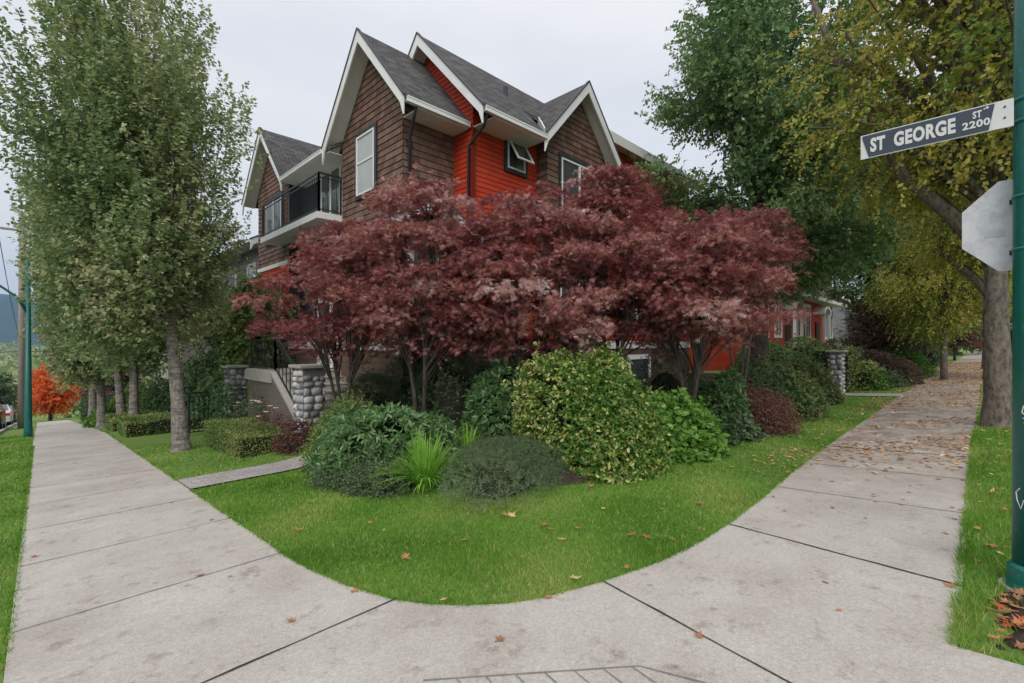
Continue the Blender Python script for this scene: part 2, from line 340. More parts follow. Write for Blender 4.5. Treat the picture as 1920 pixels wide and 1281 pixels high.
def make_tree(name, label, cat, base, trunk, trunk_r, ends, starts, ctrl, leaf, bark_m, leaf_m, group=None, limb_r=.035, nside=5, tnames=('trunk', 'crown')):
    """trunk: list of points; ends/starts/ctrl: arrays per limb; leaf: dict"""
    o = thing(name, label, cat, base, group); B = MB()
    tk, tr2 = [Vector(p) for p in trunk], list(trunk_r)
    if leaf.get('flare'):
        a, b_ = tk[0], tk[1]; L0 = (b_ - a).length; ins = [(.12, 1.35), (.2, 1.16), (.38, 1.04), (.7, .98), (1.1, 1.0)]
        ins = [(d, k) for d, k in ins if d < L0 * .9]
        tk = [a] + [a.lerp(b_, d / L0) for d, k in ins] + tk[1:]; tr2 = [trunk_r[0] * 1.7] + [trunk_r[0] * k for d, k in ins] + tr2[1:]
    B.tube(tk, tr2, 14, wob=.06)
    B.build(tnames[0], bark_m, o, smooth=True)
    Lb = MB(); K = len(ends)
    for k in range(K):
        ts = np.linspace(0, 1, 6); pts = bez(starts[k][None], ctrl[k][None], ends[k][None], ts)
        pts[1:-1] += rng.normal(size=(4, 3)) * leaf.get('kink', .03)
        r0 = limb_r * RR.uniform(.5, 1.2)
        Lb.tube([tuple(p) for p in pts], [r0 * (1 - .85 * q) + .003 for q in ts], nside, cap=False)
    Lb.build('branches', bark_m, o, smooth=True)
    nt_ = leaf['twigs']; k = rng.integers(0, K, nt_); lt = leaf.get('tmin', .3) + (1 - leaf.get('tmin', .3)) * rng.random(nt_)**leaf.get('tp', .7)
    A, Bc, C_ = starts[k], ctrl[k], ends[k]; t_ = lt[:, None]
    pos = A * (1 - t_)**2 + Bc * 2 * t_ * (1 - t_) + C_ * t_ * t_
    tang = nrm(2 * (1 - t_) * (Bc - A) + 2 * t_ * (C_ - Bc))
    sc = np.array(leaf.get('scat', (.25, .25, .25))); pos = pos + rv(nt_) * sc
    out = nrm(pos - np.array(leaf['centre'])); up = np.array([0, 0, 1.0])
    d = nrm(tang * leaf.get('wt', .5) + out * leaf.get('wo', .5) + up * leaf.get('wu', .2) + rv(nt_) * leaf.get('wr', .4) * np.array(leaf.get('flat', (1, 1, 1))))
    cl = rng.random(K)[k]
    P, F, N_, sz, rn = spray(pos, d, leaf['L'], leaf['nl'], leaf['size'], leaf.get('droop', .2), leaf.get('ldroop', .3), leaf.get('upb', .8), .35, cl, mixr=leaf.get('mixr', .45))
    if leaf.get('clip'):
        keep = leaf['clip'](P); P, F, N_, sz, rn = P[keep], F[keep], N_[keep], sz[keep], rn[keep]
    link_mesh(tnames[1], leaf_mesh(tnames[1], P, F, N_, sz, leaf['shape'], rn), leaf_m, o)
    return o
def lump_dirs(n, amp): return nrm(rv(n)), rng.uniform(.4, 1, n) * amp
def lumpy(D, lumps, k=9):
    c, a = lumps; return 1 + (np.exp(k * (D @ c.T - 1)) * a).sum(1) - a.mean() * .7
def shrub(name, label, px, Z, rx, h, mat, n, size, shape='oval', amp=.3, lumps=14, nl=6, L=.12, upb=.5, group=None, ry=None, z0=None, outw=.7, loc=None, wu=.2, depth=.16, flatbot=.0, cat='shrub', core=.72, ldroop=.1):
    x, y = loc if loc else at(px, Z); zb = gz(x, y) if z0 is None else z0
    o = thing(name, label, cat, (x, y, zb), group); ry = ry or rx
    lp = lump_dirs(lumps, amp); D = nrm(rv(n) * np.array([1, 1, 1])); D[:, 2] = np.abs(D[:, 2]) * (1 + flatbot) - .12; D = nrm(D)
    r = lumpy(D, lp) * (1 - depth * rng.random(n)**1.5)
    r = r * np.where(rng.random(n) < .07, rng.uniform(1.04, 1.2, n), 1)
    P = D * r[:, None] * np.array([rx, ry, h]) + np.array([x, y, zb + .03])
    P[:, 2] = np.maximum(P[:, 2], zb + .02)
    dr = nrm(D * outw + rv(n) * .4 + np.array([0, 0, wu]))
    cl = np.clip(.5 + (lumpy(D, lp) - 1) * .9 + rng.normal(size=n) * .2, 0, 1)
    A = spray(P, dr, L, nl, size, .15, ldroop, upb, .3, cl, mixr=.4)
    link_mesh('foliage', leaf_mesh('foliage', A[0], A[1], A[2], A[3], shape, A[4]), mat, o)
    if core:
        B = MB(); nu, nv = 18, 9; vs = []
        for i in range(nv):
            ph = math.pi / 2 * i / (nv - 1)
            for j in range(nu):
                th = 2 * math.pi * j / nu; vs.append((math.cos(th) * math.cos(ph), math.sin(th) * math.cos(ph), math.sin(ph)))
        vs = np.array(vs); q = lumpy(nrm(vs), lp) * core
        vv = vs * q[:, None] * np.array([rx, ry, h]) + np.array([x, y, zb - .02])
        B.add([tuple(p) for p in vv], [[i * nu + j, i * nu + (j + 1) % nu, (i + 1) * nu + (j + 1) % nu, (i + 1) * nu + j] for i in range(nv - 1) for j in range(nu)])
        B.build('branches', M['core'], o, smooth=True)  # added solid dark core that blocks the view through, not modelled branches
    return o
def hedge(name, label, x0, y0, x1, y1, h, mat, n, size=.03, group=None, rz=0, shape='oval', jit=.016, zb=None):
    cx, cy = (x0 + x1) / 2, (y0 + y1) / 2; zb = gz(cx, cy) if zb is None else zb
    o = thing(name, label, 'hedge', (cx, cy, zb), group); wx, wy = abs(x1 - x0), abs(y1 - y0)
    ar = np.array([wx * wy, wx * h, wx * h, wy * h, wy * h]); f = rng.choice(5, n, p=ar / ar.sum()); u, v = rng.random(n), rng.random(n)
    P = np.zeros((n, 3)); N_ = np.zeros((n, 3))
    P[:, 0] = np.where(f == 3, x0, np.where(f == 4, x1, x0 + u * wx)); P[:, 1] = np.where(f == 1, y0, np.where(f == 2, y1, y0 + np.where(f > 2, u, v) * wy))
    hz = h * (1 + .03 * np.sin(P[:, 0] * 5) + .03 * np.sin(P[:, 1] * 4)); P[:, 2] = zb + np.where(f == 0, hz, v * hz)
    for k, nn in enumerate(((0, 0, 1), (0, -1, 0), (0, 1, 0), (-1, 0, 0), (1, 0, 0))): N_[f == k] = nn
    P += rv(n) * jit - N_ * .02
    F = nrm(N_ * .5 + rv(n) * .7 + np.array([0, 0, .25])); nn = nrm(N_ + rv(n) * .6)
    link_mesh('foliage', leaf_mesh('foliage', P, F, nn, size * rng.uniform(.7, 1.4, n), shape, np.clip(rng.normal(.5, .2, n) + .2 * np.sin(P[:, 0] * 3 + P[:, 1] * 2.3), 0, 1)), mat, o)
    B = MB(); B.box(x0 + .04, y0 + .04, zb - .05, x1 - .04, y1 - .04, zb + h - .05); B.build('branches', M['core'], o)  # added dark box for the shaded inside of the hedge, not modelled branches
    return o

# ---------------------------------------------------------------- ground, walks, roads
xs = [-6000, -2500, -1000, -400, -150, -60, -30, -15] + [-8 + .5 * i for i in range(110)] + [48, 55, 70, 100, 160, 300, 700, 2000, 6000]
ys = [-6000, -2000, -600, -200, -60, -25, -14] + [-8 + .5 * i for i in range(100)] + [43, 46, 50, 55, 60, 65, 70, 75, 80, 90, 100, 120, 150, 200, 260, 400, 800, 2000, 6000]
B = MB(); B.v = [(x, y, gz(x, y)) for y in ys for x in xs]; nx = len(xs)
B.f = [[j * nx + i, j * nx + i + 1, (j + 1) * nx + i + 1, (j + 1) * nx + i] for j in range(len(ys) - 1) for i in range(nx - 1)]
tag(B.build('ground', M['turf'], smooth=True), kind='structure')
def strip_y(B, x0, x1, ylist, dz):   # long sheet along y
    q = len(B.v); B.v += [(x, y, gz(0, y) + dz) for y in ylist for x in (x0, x1)]
    B.f += [[q + 2 * i, q + 2 * i + 1, q + 2 * i + 3, q + 2 * i + 2] for i in range(len(ylist) - 1)]
yl = [4.5, 10, 15, 20, 25, 30, 40, 50, 60, 75, 90, 120, 180, 260]
EDGE = [(1.53, 4.5), (1.56, 3.9), (1.61, 3.4), (1.73, 2.9), (1.86, 2.64), (2.03, 2.42), (2.2, 2.25), (2.4, 2.12), (2.87, 1.94), (3.4, 1.8), (4.0, 1.72), (4.7, 1.70), (5.8, 1.74), (7, 1.8), (9.8, 1.88), (19.6, 1.96), (60, 2.0), (120, 2.0)]
B = MB(); strip_y(B, -.14, 1.53, yl[:8], .014)
n0 = len(B.v); poly = [(-.14, 4.5), (-.14, 3.3), (-1.1, 3.2), (-1.1, -1.1), (3.2, -1.1), (3.41, .1)]
poly += [(120, .1)] + EDGE[::-1]
q = 0
# the corner: fan of quads between the inner edge and the outer edge, all in one plane
outer = [(-.14, 4.5), (-.14, 3.9), (-.14, 3.3), (-1.1, 3.1), (-1.1, 2.0), (-1.1, .5), (-1.1, -1.1), (1.0, -1.1), (3.2, -1.1), (3.41, -.3), (3.41, .1), (4.7, .1), (5.8, .1), (7, .1), (9.8, .1), (19.6, .1), (60, .1), (120, .1)]
for i in range(len(EDGE) - 1):
    a, b_, c, d = EDGE[i], EDGE[i + 1], outer[i + 1], outer[i]
    B.add([(p[0], p[1], gz(0, p[1]) + .014) for p in (a, b_, c, d)], [[3, 2, 1, 0]])
side = tag(B.build('sidewalk', M['concrete']), kind='structure')
J = MB(); JL = MB()
def groove(B, a, b_, wd, dz=.018, seg=14, jit=.003):
    a = Vector((*a, 0)); b_ = Vector((*b_, 0)); d = (b_ - a); nn = Vector((-d.y, d.x, 0)).normalized(); pl = []
    for i in range(seg + 1):
        p = a + d * i / seg + nn * RR.uniform(-jit, jit); ww = wd * RR.uniform(.6, 1.3)
        pl.append((p + nn * ww / 2, p - nn * ww / 2))
    for i in range(seg):
        vs = [pl[i][0], pl[i][1], pl[i + 1][1], pl[i + 1][0]]; B.add([(v_.x, v_.y, gz(0, v_.y) + dz) for v_ in vs], [[0, 1, 2, 3]])
groove(J, (-.6, 2.87), (1.76, 2.89), .016); groove(J, (2.87, 1.95), (2.3, -.3), .014); groove(J, (4.58, 1.70), (4.28, .1), .02)
for y in (4.45, 6.03, 7.5, 9.05): groove(JL, (-.14, y), (1.53, y), .011)
for y in (10.6, 12.2, 13.8, 15.4, 17, 18.6, 20.2, 21.8, 23.4, 27, 31, 35): groove(JL, (-.14, y), (1.53, y), .014)
for x in (6.15, 7.7, 10.9, 12.5, 14.1, 15.7, 17.3, 18.9, 20.5, 23.7, 26.9, 30): groove(JL, (x, .12), (x + .05, 1.85), .014)
groove(J, (9.25, .12), (9.3, 1.84), .03, jit=.012)
groove(JL, (1.38, 2.02), (2.19, 1.26), .010, jit=.001); groove(JL, (2.19, 1.26), (2.3, .9), .010, jit=.001)
for i in range(7):
    x = 1.5 + i * .11; y = 1.9 - i * .103; groove(JL, (x, y), (x - .1 + .02, y - .35), .008, seg=3, jit=.001)
J.build('joint', M['joint'], side); JL.build('joint', M['joint_light'], side)
B = MB(); q = 0
for i in range(24):
    x0, x1 = 1.53 + i * .22, 1.53 + (i + 1) * .22; c0, c1 = .13 * math.sin(i / 24 * 1.5), .13 * math.sin((i + 1) / 24 * 1.5)
    B.add([(x, y, gz(x, y) + .03) for x, y in ((x0, 8.1 + c0), (x1, 8.1 + c1), (x1, 9.02 + c1), (x0, 9.02 + c0))], [[0, 1, 2, 3]])
tag(B.build('entry_path', M['paver']), kind='structure')
B = MB()
for x0, y1 in ((19.7, 6.5), (28.5, 6.5), (37.5, 6.5)):
    for i in range(10):
        ya, yb = 1.9 + (y1 - 1.9) * i / 10, 1.9 + (y1 - 1.9) * (i + 1) / 10
        B.add([(x, y, max(gz(x, y), gz(x + .5, y)) + .03) for x, y in ((x0, ya), (x0 + 1.1, ya), (x0 + 1.1, yb), (x0, yb))], [[0, 1, 2, 3]])
tag(B.build('garden_path', M['cap']), kind='structure')
B = MB(); strip_y(B, -9.6, -1.35, [-200, -60, -8, 0, 10, 20] + yl[4:], .006)
B.add([(x, y, gz(0, y) + .009) for x, y in ((-1.3, -10), (120, -10), (120, -2.3), (-1.3, -2.3))], [[0, 1, 2, 3]])
tag(B.build('road', M['asphalt']), kind='structure')
B = MB()
for i in range(len(yl) - 1):
    ya, yb = yl[i], yl[i + 1]; za, zb = gz(0, ya), gz(0, yb)
    vs = [(x, y, z + dz) for (y, z) in ((ya, za), (yb, zb)) for (x, dz) in ((-1.35, -.02), (-1.35, .1), (-1.2, .1), (-1.2, -.02))]
    B.add(vs, [[0, 1, 5, 4], [1, 2, 6, 5], [2, 3, 7, 6]])
B.box(3.2, -2.3, -.05, 120, -2.15, .24); tag(B.build('kerb', M['cap']), kind='structure')
# planting bed: a mulch mound that dips under the turf at its outline
BED = [(3.0, 7.95), (3.3, 6.5), (3.46, 5.42), (3.72, 4.7), (4.15, 4.12), (5.0, 3.66), (6.6, 3.38), (8.5, 3.34), (12, 3.35), (19.3, 3.4), (19.4, 9.2), (7, 9.2), (6.2, 8.0)]
def inpoly(x, y, P):
    c = False; n = len(P); dm = 1e9
    for i in range(n):
        x1, y1 = P[i]; x2, y2 = P[(i + 1) % n]
        if (y1 > y) != (y2 > y) and x < (x2 - x1) * (y - y1) / (y2 - y1) + x1: c = not c
        L2 = (x2 - x1)**2 + (y2 - y1)**2; t_ = max(0, min(1, ((x - x1) * (x2 - x1) + (y - y1) * (y2 - y1)) / L2))
        dm = min(dm, math.hypot(x - x1 - t_ * (x2 - x1), y - y1 - t_ * (y2 - y1)))
    return dm if c else -dm
def bedz(x, y):
    d = inpoly(x, y, BED) + .04 * math.sin(x * 7 + y * 3); return gz(x, y) + .07 * math.tanh(d / .12) + (.02 * math.sin(9 * x) * math.sin(8 * y))
B = MB(); nxx, nyy = 112, 44
B.v = [(2.9 + i * .15, 3.1 + j * .15, bedz(2.9 + i * .15, 3.1 + j * .15)) for j in range(nyy) for i in range(nxx)]
B.f = [[j * nxx + i, j * nxx + i + 1, (j + 1) * nxx + i + 1, (j + 1) * nxx + i] for j in range(nyy - 1) for i in range(nxx - 1)]
tag(B.build('planting_bed_soil', M['soil'], smooth=True), kind='structure')
# grass blades
def lawn_ok(x, y):
    if x > 1.53 and y > 1.6:
        if x < 20 and y < 5:
            for i in range(len(EDGE) - 1):
                (x1, y1), (x2, y2) = EDGE[i], EDGE[i + 1]
                if (x2 - x1) * (y - y1) - (y2 - y1) * (x - x1) < 0 and i < 15: 
                    return False
        return True
    return False
EA = np.array(EDGE); 
def grass_pts():
    out = []
    def scatter(x0, x1, y0, y1, dens):
        n = int((x1 - x0) * (y1 - y0) * dens); return np.stack([rng.uniform(x0, x1, n), rng.uniform(y0, y1, n)], 1)
    # corner lawn
    P = np.concatenate([scatter(1.5, 6, 1.6, 8.2, 5200), scatter(6, 19.7, 1.7, 3.75, 2200), scatter(1.5, 4.6, 9.0, 15, 1500), scatter(-1.2, -.14, 3.6, 26, 2600), scatter(3.41, 16, -2.1, .12, 4200), scatter(20.8, 28, 1.9, 5, 500)])
    Z = (P[:, 0] + P[:, 1]) / 2**.5; P = P[rng.random(len(P)) < np.minimum(1, (4.2 / np.maximum(Z, .5))**1.7)]
    x, y = P[:, 0], P[:, 1]
    ylim = np.interp(x, EA[:, 0], EA[:, 1]); m = np.ones(len(P), bool)
    inner = (x > 1.5) & (y > 1.55)
    m &= ~(inner & (x < 1.53)); m &= ~(inner & (y < ylim + .0))
    m &= ~((x > 1.5) & (y < 4.5) & (y > 1.9) & (x < np.interp(y, EA[::-1, 1][-12:], EA[::-1, 0][-12:])) & (x < 2.9))
    c = .13 * np.sin((x - 1.53) / .22 / 24 * 1.5); m &= ~((x > 1.5) & (y > 8.08 + c) & (y < 9.03 + c))
    P = P[m]
    bd = np.array([inpoly(a, b_, BED) if 2.6 < a < 20 and b_ > 3 and b_ < 9.3 else -1 for a, b_ in P]); P = P[bd < .02]
    e = rng.random(9000)**1.4 * 16; ex = np.interp(e, np.r_[0, np.cumsum(np.hypot(*np.diff(EA, axis=0).T))], EA[:, 0]); ey = np.interp(e, np.r_[0, np.cumsum(np.hypot(*np.diff(EA, axis=0).T))], EA[:, 1])
    o_ = rng.uniform(-.022, .03, len(e)); P = np.concatenate([P, np.stack([ex + o_ * .7, ey + o_ * .7], 1)])
    ey = rng.uniform(4.5, 22, 5000); P = np.concatenate([P, np.stack([1.53 + rng.uniform(-.02, .03, 5000), ey], 1), np.stack([-.14 - rng.uniform(-.025, .03, 5000), ey * .8 + .5], 1), np.stack([rng.uniform(3.4, 12, 6000), .1 - rng.uniform(-.035, .03, 6000)], 1)])
    c = .13 * np.sin((P[:, 0] - 1.53) / .22 / 24 * 1.5); P = P[~((P[:, 0] > 1.5) & (P[:, 1] > 8.08 + c) & (P[:, 1] < 9.03 + c))]
    # thin, worn strip beside the pole
    pn = np.sin(P[:, 0] * 4.3 + 2 * np.sin(P[:, 1] * 9)) * np.sin(P[:, 0] * 1.7 + 1) 
    bare = (((P[:, 0] < 4.35) & (P[:, 1] < -.03 - .04 * np.sin(P[:, 0] * 11)) & (P[:, 0] > 3.5) & (rng.random(len(P)) < .85)) | ((P[:, 1] < .2) & (P[:, 0] > 3.4) & (pn > .15) & (rng.random(len(P)) < .55))); P = P[~bare]
    return P
GP = grass_pts(); n = len(GP)
pz = np.array([gz(a, b_) for a, b_ in GP]); Z = (GP[:, 0] + GP[:, 1]) / 2**.5
tall = .028 + .022 * rng.random(n) + .02 * ((np.sin(GP[:, 0] * 3.1) * np.sin(GP[:, 1] * 2.7)) > .5)
tall = np.where((GP[:, 1] < .25) & (GP[:, 0] > 3), tall * 1.7, tall)
V = np.zeros((n, 3)); V[:, :2] = GP; V[:, 2] = pz
up = np.array([0, 0, 1.0]) + rv(n) * np.array([.45, .45, .1]); wd = .0035 * np.maximum(1, Z / 3.5)
SH['blade'] = ([(-.5, 0, 0), (.5, 0, 0), (.28, .6, .05), (0, 1, .2)], [[0, 1, 2, 3]])
F = nrm(up); Sd = nrm(np.cross(F, rv(n))); Nn = np.cross(Sd, F)
VV = np.stack([V - Sd * wd[:, None], V + Sd * wd[:, None], V + F * tall[:, None] + Nn * tall[:, None] * .2], 1)
me = bpy.data.meshes.new('grass'); me.vertices.add(3 * n); me.vertices.foreach_set('co', VV.reshape(-1).astype(np.float32))
me.loops.add(3 * n); me.loops.foreach_set('vertex_index', np.arange(3 * n, dtype=np.int32)); me.polygons.add(n)
me.polygons.foreach_set('loop_start', (np.arange(n) * 3).astype(np.int32)); me.update(calc_edges=True)
patch = .5 + .42 * np.sin(GP[:, 0] * 2.1 + 1.3 * np.sin(GP[:, 1] * 1.7)) * np.sin(GP[:, 1] * 1.9 + .6)
a_ = me.attributes.new('rnd', 'FLOAT', 'FACE'); a_.data.foreach_set('value', np.where(rng.random(n) < .05, 1.0, np.clip(patch * .62 + rng.random(n) * .42, 0, .93)).astype(np.float32))
g = link_mesh('grass', me, M['grass']); tag(g, 'short bright green mown grass of the corner lawn and verges', 'grass', kind='stuff')
print('grass', n)

# ---------------------------------------------------------------- house kit
def fx(ax, a, s_, z): return (a, s_, z) if ax == 'x' else (s_, a, z)
def clip_poly(poly, z, keep_above):
    out = []
    for i in range(len(poly)):
        p, q = poly[i], poly[(i + 1) % len(poly)]
        pi = (p[1] >= z) if keep_above else (p[1] <= z); qi = (q[1] >= z) if keep_above else (q[1] <= z)
        if pi: out.append(p)
        if pi != qi:
            t_ = (z - p[1]) / (q[1] - p[1]); out.append((p[0] + t_ * (q[0] - p[0]), z))
    return out
def siding(parent, ax, plane, poly, mat, course=.125, lip=.014, name='wall', sgn=-1):
    B = MB(); z0 = min(p[1] for p in poly); z1 = max(p[1] for p in poly); k0 = math.floor(z0 / course)
    for k in range(k0, math.ceil(z1 / course)):
        a, b_ = k * course, (k + 1) * course; pl = clip_poly(clip_poly(poly, a, True), b_, False)
        if len(pl) < 3: continue
        B.add([fx(ax, plane + sgn * lip * (1 - (p[1] - a) / course), p[0], p[1]) for p in pl], [list(range(len(pl)))])
        zb = min(p[1] for p in pl); bt = sorted(p[0] for p in pl if abs(p[1] - zb) < 1e-4)
        if len(bt) >= 2:
            o_ = plane + sgn * lip * (1 - (zb - a) / course)
            B.add([fx(ax, o_, bt[0], zb), fx(ax, o_, bt[-1], zb), fx(ax, plane, bt[-1], zb), fx(ax, plane, bt[0], zb)], [[0, 1, 2, 3]])
    ud = (0, 1, 0) if ax == 'x' else (1, 0, 0)
    return B.build(name, mat, parent, uv=(ud, (0, 0, 1)))
def gable_roof(parent, ax, c, half, ze, za, a0, a1, t=.09, barge=.30, ends=(1, 0), sof=True, over=.4):
    """ridge runs along ax from a0 to a1, centred on c"""
    for sg in (-1, 1):
        B = MB(); poly = [(c, za), (c + sg * half, ze), (c + sg * half, ze - t), (c, za - t)]
        B.prism(poly, lambda p: fx(ax, a0, *p), lambda p: fx(ax, a1, *p))
        sl = math.hypot(half, za - ze); vd = (0, half / sl * sg, (ze - za) / sl) if ax == 'x' else (half / sl * sg, 0, (ze - za) / sl)
        B.build('roof', M['shingle'], parent, uv=((1, 0, 0) if ax == 'x' else (0, 1, 0), vd))
        if sof:
            for en, (e0, e1) in zip(ends, ((a0 + .01, a0 + over), (a1 - over, a1 - .01))):
                if en:
                    B = MB(); poly = [(c, za - t - .004), (c + sg * (half - .02), ze - t - .004), (c + sg * (half - .02), ze - t - .03), (c, za - t - .03)]
                    B.prism(poly, lambda p: fx(ax, e0, *p), lambda p: fx(ax, e1, *p)); B.build('soffit', M['offwhite'], parent)
        for en, e, d in ((ends[0], a0, -.05), (ends[1], a1, .05)):
            if not en: continue
            m_ = (za - ze) / half; hx = half + .03
            B = MB(); poly = [(c, za + .02), (c + sg * hx, ze - m_ * .03 + .02), (c + sg * hx, ze - barge - .16), (c + sg * (hx - .12), ze - barge + .02 + m_ * .1), (c, za - barge)]
            B.prism(poly, lambda p: fx(ax, e, *p), lambda p: fx(ax, e + d, *p)); B.build('barge_board', M['white'], parent, bevel=.006)
            B = MB(); poly = [(c, za + .05), (c + sg * (hx + .03), ze - m_ * .06 + .05), (c + sg * (hx + .03), ze - m_ * .06 + .01), (c, za + .012)]
            B.prism(poly, lambda p: fx(ax, e - d * .3, *p), lambda p: fx(ax, e + d * 1.5, *p)); B.build('drip_edge', M['dark_trim'], parent)
def gutter(parent, ax, plane, s0, s1, z, inward, w_=.11, wall=None, q0=None):
    """gutter runs along the other axis; 'plane' its outer face"""
    B = MB(); B.abox(ax, plane, plane + inward * w_, s0, s1, z - .12, z)
    B.abox(ax, plane - inward * .012, plane + inward * .02, s0, s1, z - .03, z + .008); B.build('gutter', M['white'], parent, bevel=.01)
    B = MB(); B.abox(ax, plane + inward * w_, plane + inward * (wall or .7), s0 if q0 is None else q0, s1, z - .135, z - .115); B.build('soffit', M['offwhite'], parent)
def window(parent, ax, pl, s0, s1, z0, z1, split=None, hsplit=None, trim='dark_trim', tw=.09, glass='glass'):
    B = MB(); e = -.002
    for a, b_, c, d in ((s0 - tw, s1 + tw, z1, z1 + tw * 1.3), (s0 - tw, s1 + tw, z0 - tw, z0), (s0 - tw, s0, z0, z1), (s1, s1 + tw, z0, z1)):
        B.abox(ax, pl + .0, pl - .045, a, b_, c, d)
    wdw = B.build('window', M[trim], parent)
    B = MB(); fw = .05
    for a, b_, c, d in ((s0, s1, z1 - fw, z1), (s0, s1, z0, z0 + fw), (s0, s0 + fw, z0 + fw, z1 - fw), (s1 - fw, s1, z0 + fw, z1 - fw)):
        B.abox(ax, pl, pl - .06, a, b_, c, d)
    for x in (split or []): B.abox(ax, pl, pl - .056, x - .04, x + .04, z0 + fw, z1 - fw)
    for z in (hsplit or []): B.abox(ax, pl, pl - .052, s0 + fw, s1 - fw, z - .025, z + .025)
    B.build('frame', M['white'], wdw, bevel=.004)
    B = MB(); B.abox(ax, pl, pl - .03, s0 + .01, s1 - .01, z0 + .01, z1 - .01); B.build('pane', M[glass], wdw)
    return wdw
def railing(parent, p0, p1, h, n, mat, name='railing', bar=.012):
    B = MB(); p0 = Vector(p0); p1 = Vector(p1); u = Vector((0, 0, 1))
    B.beam(p0 + u * h, p1 + u * h, .05, .04); B.beam(p0 + u * (h - .12), p1 + u * (h - .12), .03, .025); B.beam(p0 + u * .08, p1 + u * .08, .03, .03)
    for i in range(n + 1):
        p = p0.lerp(p1, i / n); B.beam(p + u * .08, p + u * (h - .12), bar, bar)
    for p in (p0, p1): B.beam(p, p + u * h, .045, .045)
    return B.build(name, mat, parent)
def downspout(parent, pts): B = MB(); B.tube(pts, [.038] * len(pts), 8); return B.build('downspout', M['dark_trim'], parent, smooth=True)

# ---------------------------------------------------------------- the corner townhouse
H = thing('townhouse', 'red and brown corner townhouse with steep white trimmed gables behind the maples', 'house', (6, 9, 0))
B = MB(); B.box(6.03, 9.63, -1.6, 7.4, 12.7, 7.15); B.box(6.43, 12.3, -1.6, 14, 16.75, 7.05); B.box(6.03, 16.73, -2.2, 14, 19.87, 7.3); B.box(7.53, 8.87, -1, 19.4, 12.3, 7.1); B.box(12.6, 8.87, 7.1, 19.4, 12.4, 8.1); B.box(9.84, 8.48, -1, 12.46, 8.9, 7.4)
B.build('wall_core', M['stucco'], H)
# ground storey, then brown upper storeys
siding(H, 'x', 6.0, [(9.6, 1.7), (12.72, 1.7), (12.72, 4.4), (9.6, 4.4)], M['red_lap'])
siding(H, 'x', 6.0, [(9.6, 4.4), (12.72, 4.4), (12.72, 7.2), (10.97, 9.2), (9.6, 7.72)], M['shake'], .16, .018)
siding(H, 'y', 9.6, [(6.0, 1.7), (7.5, 1.7), (7.5, 4.4), (6.0, 4.4)], M['red_lap'])
siding(H, 'y', 9.6, [(6.0, 4.4), (7.5, 4.4), (7.5, 7.4), (6.0, 7.4)], M['shake'], .16, .018)
siding(H, 'x', 7.5, [(8.84, 1.7), (12.4, 1.7), (12.4, 7.7), (10.6, 9.6), (8.84, 7.72)], M['red_lap'])
siding(H, 'y', 8.84, [(7.5, 1.7), (12.6, 1.7), (12.6, 7.3), (7.5, 7.3)], M['red_lap'])
siding(H, 'y', 8.84, [(12.6, 1.7), (19.4, 1.7), (19.4, 8.3), (12.6, 8.3)], M['red_lap'])
siding(H, 'y', 8.45, [(9.81, 1.7), (12.49, 1.7), (12.49, 3.9), (9.81, 3.9)], M['red_lap'])
siding(H, 'y', 8.45, [(9.81, 3.9), (12.49, 3.9), (12.49, 7.5), (11.15, 8.95), (9.81, 7.5)], M['shake'], .16, .018)
siding(H, 'x', 9.81, [(8.45, 1.7), (8.84, 1.7), (8.84, 7.3), (8.45, 7.3)], M['shake'], .16, .018)
siding(H, 'x', 6.4, [(12.75, 1.7), (16.7, 1.7), (16.7, 7.0), (12.75, 7.0)], M['slate_lap'])
siding(H, 'y', 16.7, [(6.0, 1.2), (6.4, 1.2), (6.4, 7.3), (6.0, 7.3)], M['slate_lap'])
siding(H, 'x', 6.0, [(16.7, 1.0), (19.9, 1.0), (19.9, 4.4), (16.7, 4.4)], M['red_lap'])
siding(H, 'x', 6.0, [(16.7, 4.4), (19.9, 4.4), (19.9, 7.45), (18.3, 9.1), (16.7, 7.45)], M['shake'], .16, .018)
siding(H, 'y', 8.84, [(7.5, -.8), (19.4, -.8), (19.4, 1.45), (7.5, 1.45)], M['brown_lap'], .16)
siding(H, 'y', 9.6, [(6, -.8), (7.5, -.8), (7.5, 1.45), (6, 1.45)], M['brown_lap'], .16)
siding(H, 'x', 6.0, [(9.6, -1), (20, -1), (20, 1.45), (9.6, 1.45)], M['brown_lap'], .16)
B = MB(); B.box(7.44, 8.78, 1.44, 19.4, 8.86, 1.70); B.box(5.94, 9.54, 1.44, 7.44, 9.62, 1.70); B.box(5.94, 9.62, 1.44, 6.02, 20, 1.70)
B.box(5.95, 9.55, 4.33, 7.46, 9.61, 4.47); B.box(5.95, 9.61, 4.33, 6.01, 12.72, 4.47); B.box(5.95, 16.7, 4.33, 6.01, 19.9, 4.47); B.build('band_board', M['white'], H, bevel=.006)
gable_roof(H, 'x', 10.97, 2.04, 7.05, 9.38, 5.6, 7.6)
gable_roof(H, 'x', 10.6, 2.56, 7.05, 9.80, 7.1, 9.36)
B = MB(); B.prism([(8.92, 7.995), (10.6, 9.80), (13.16, 7.05), (13.16, 6.96), (10.6, 9.71), (8.92, 7.9)], lambda p: (9.36, p[0], p[1]), lambda p: (13.0, p[0], p[1])); B.build('roof', M['shingle'], H, uv=((1, 0, 0), (0, .68, .73)))
gable_roof(H, 'y', 11.15, 1.87, 7.05, 9.12, 8.07, 10.9)
gable_roof(H, 'x', 18.3, 2.05, 7.05, 9.30, 5.6, 12)
B = MB(); B.prism([(5.62, 7.05), (9.3, 9.2), (9.3, 9.1), (5.62, 6.95)], lambda p: (p[0], 12.7, p[1]), lambda p: (p[0], 16.6, p[1])); B.build('roof', M['shingle'], H, uv=((0, 1, 0), (.86, 0, .5)))
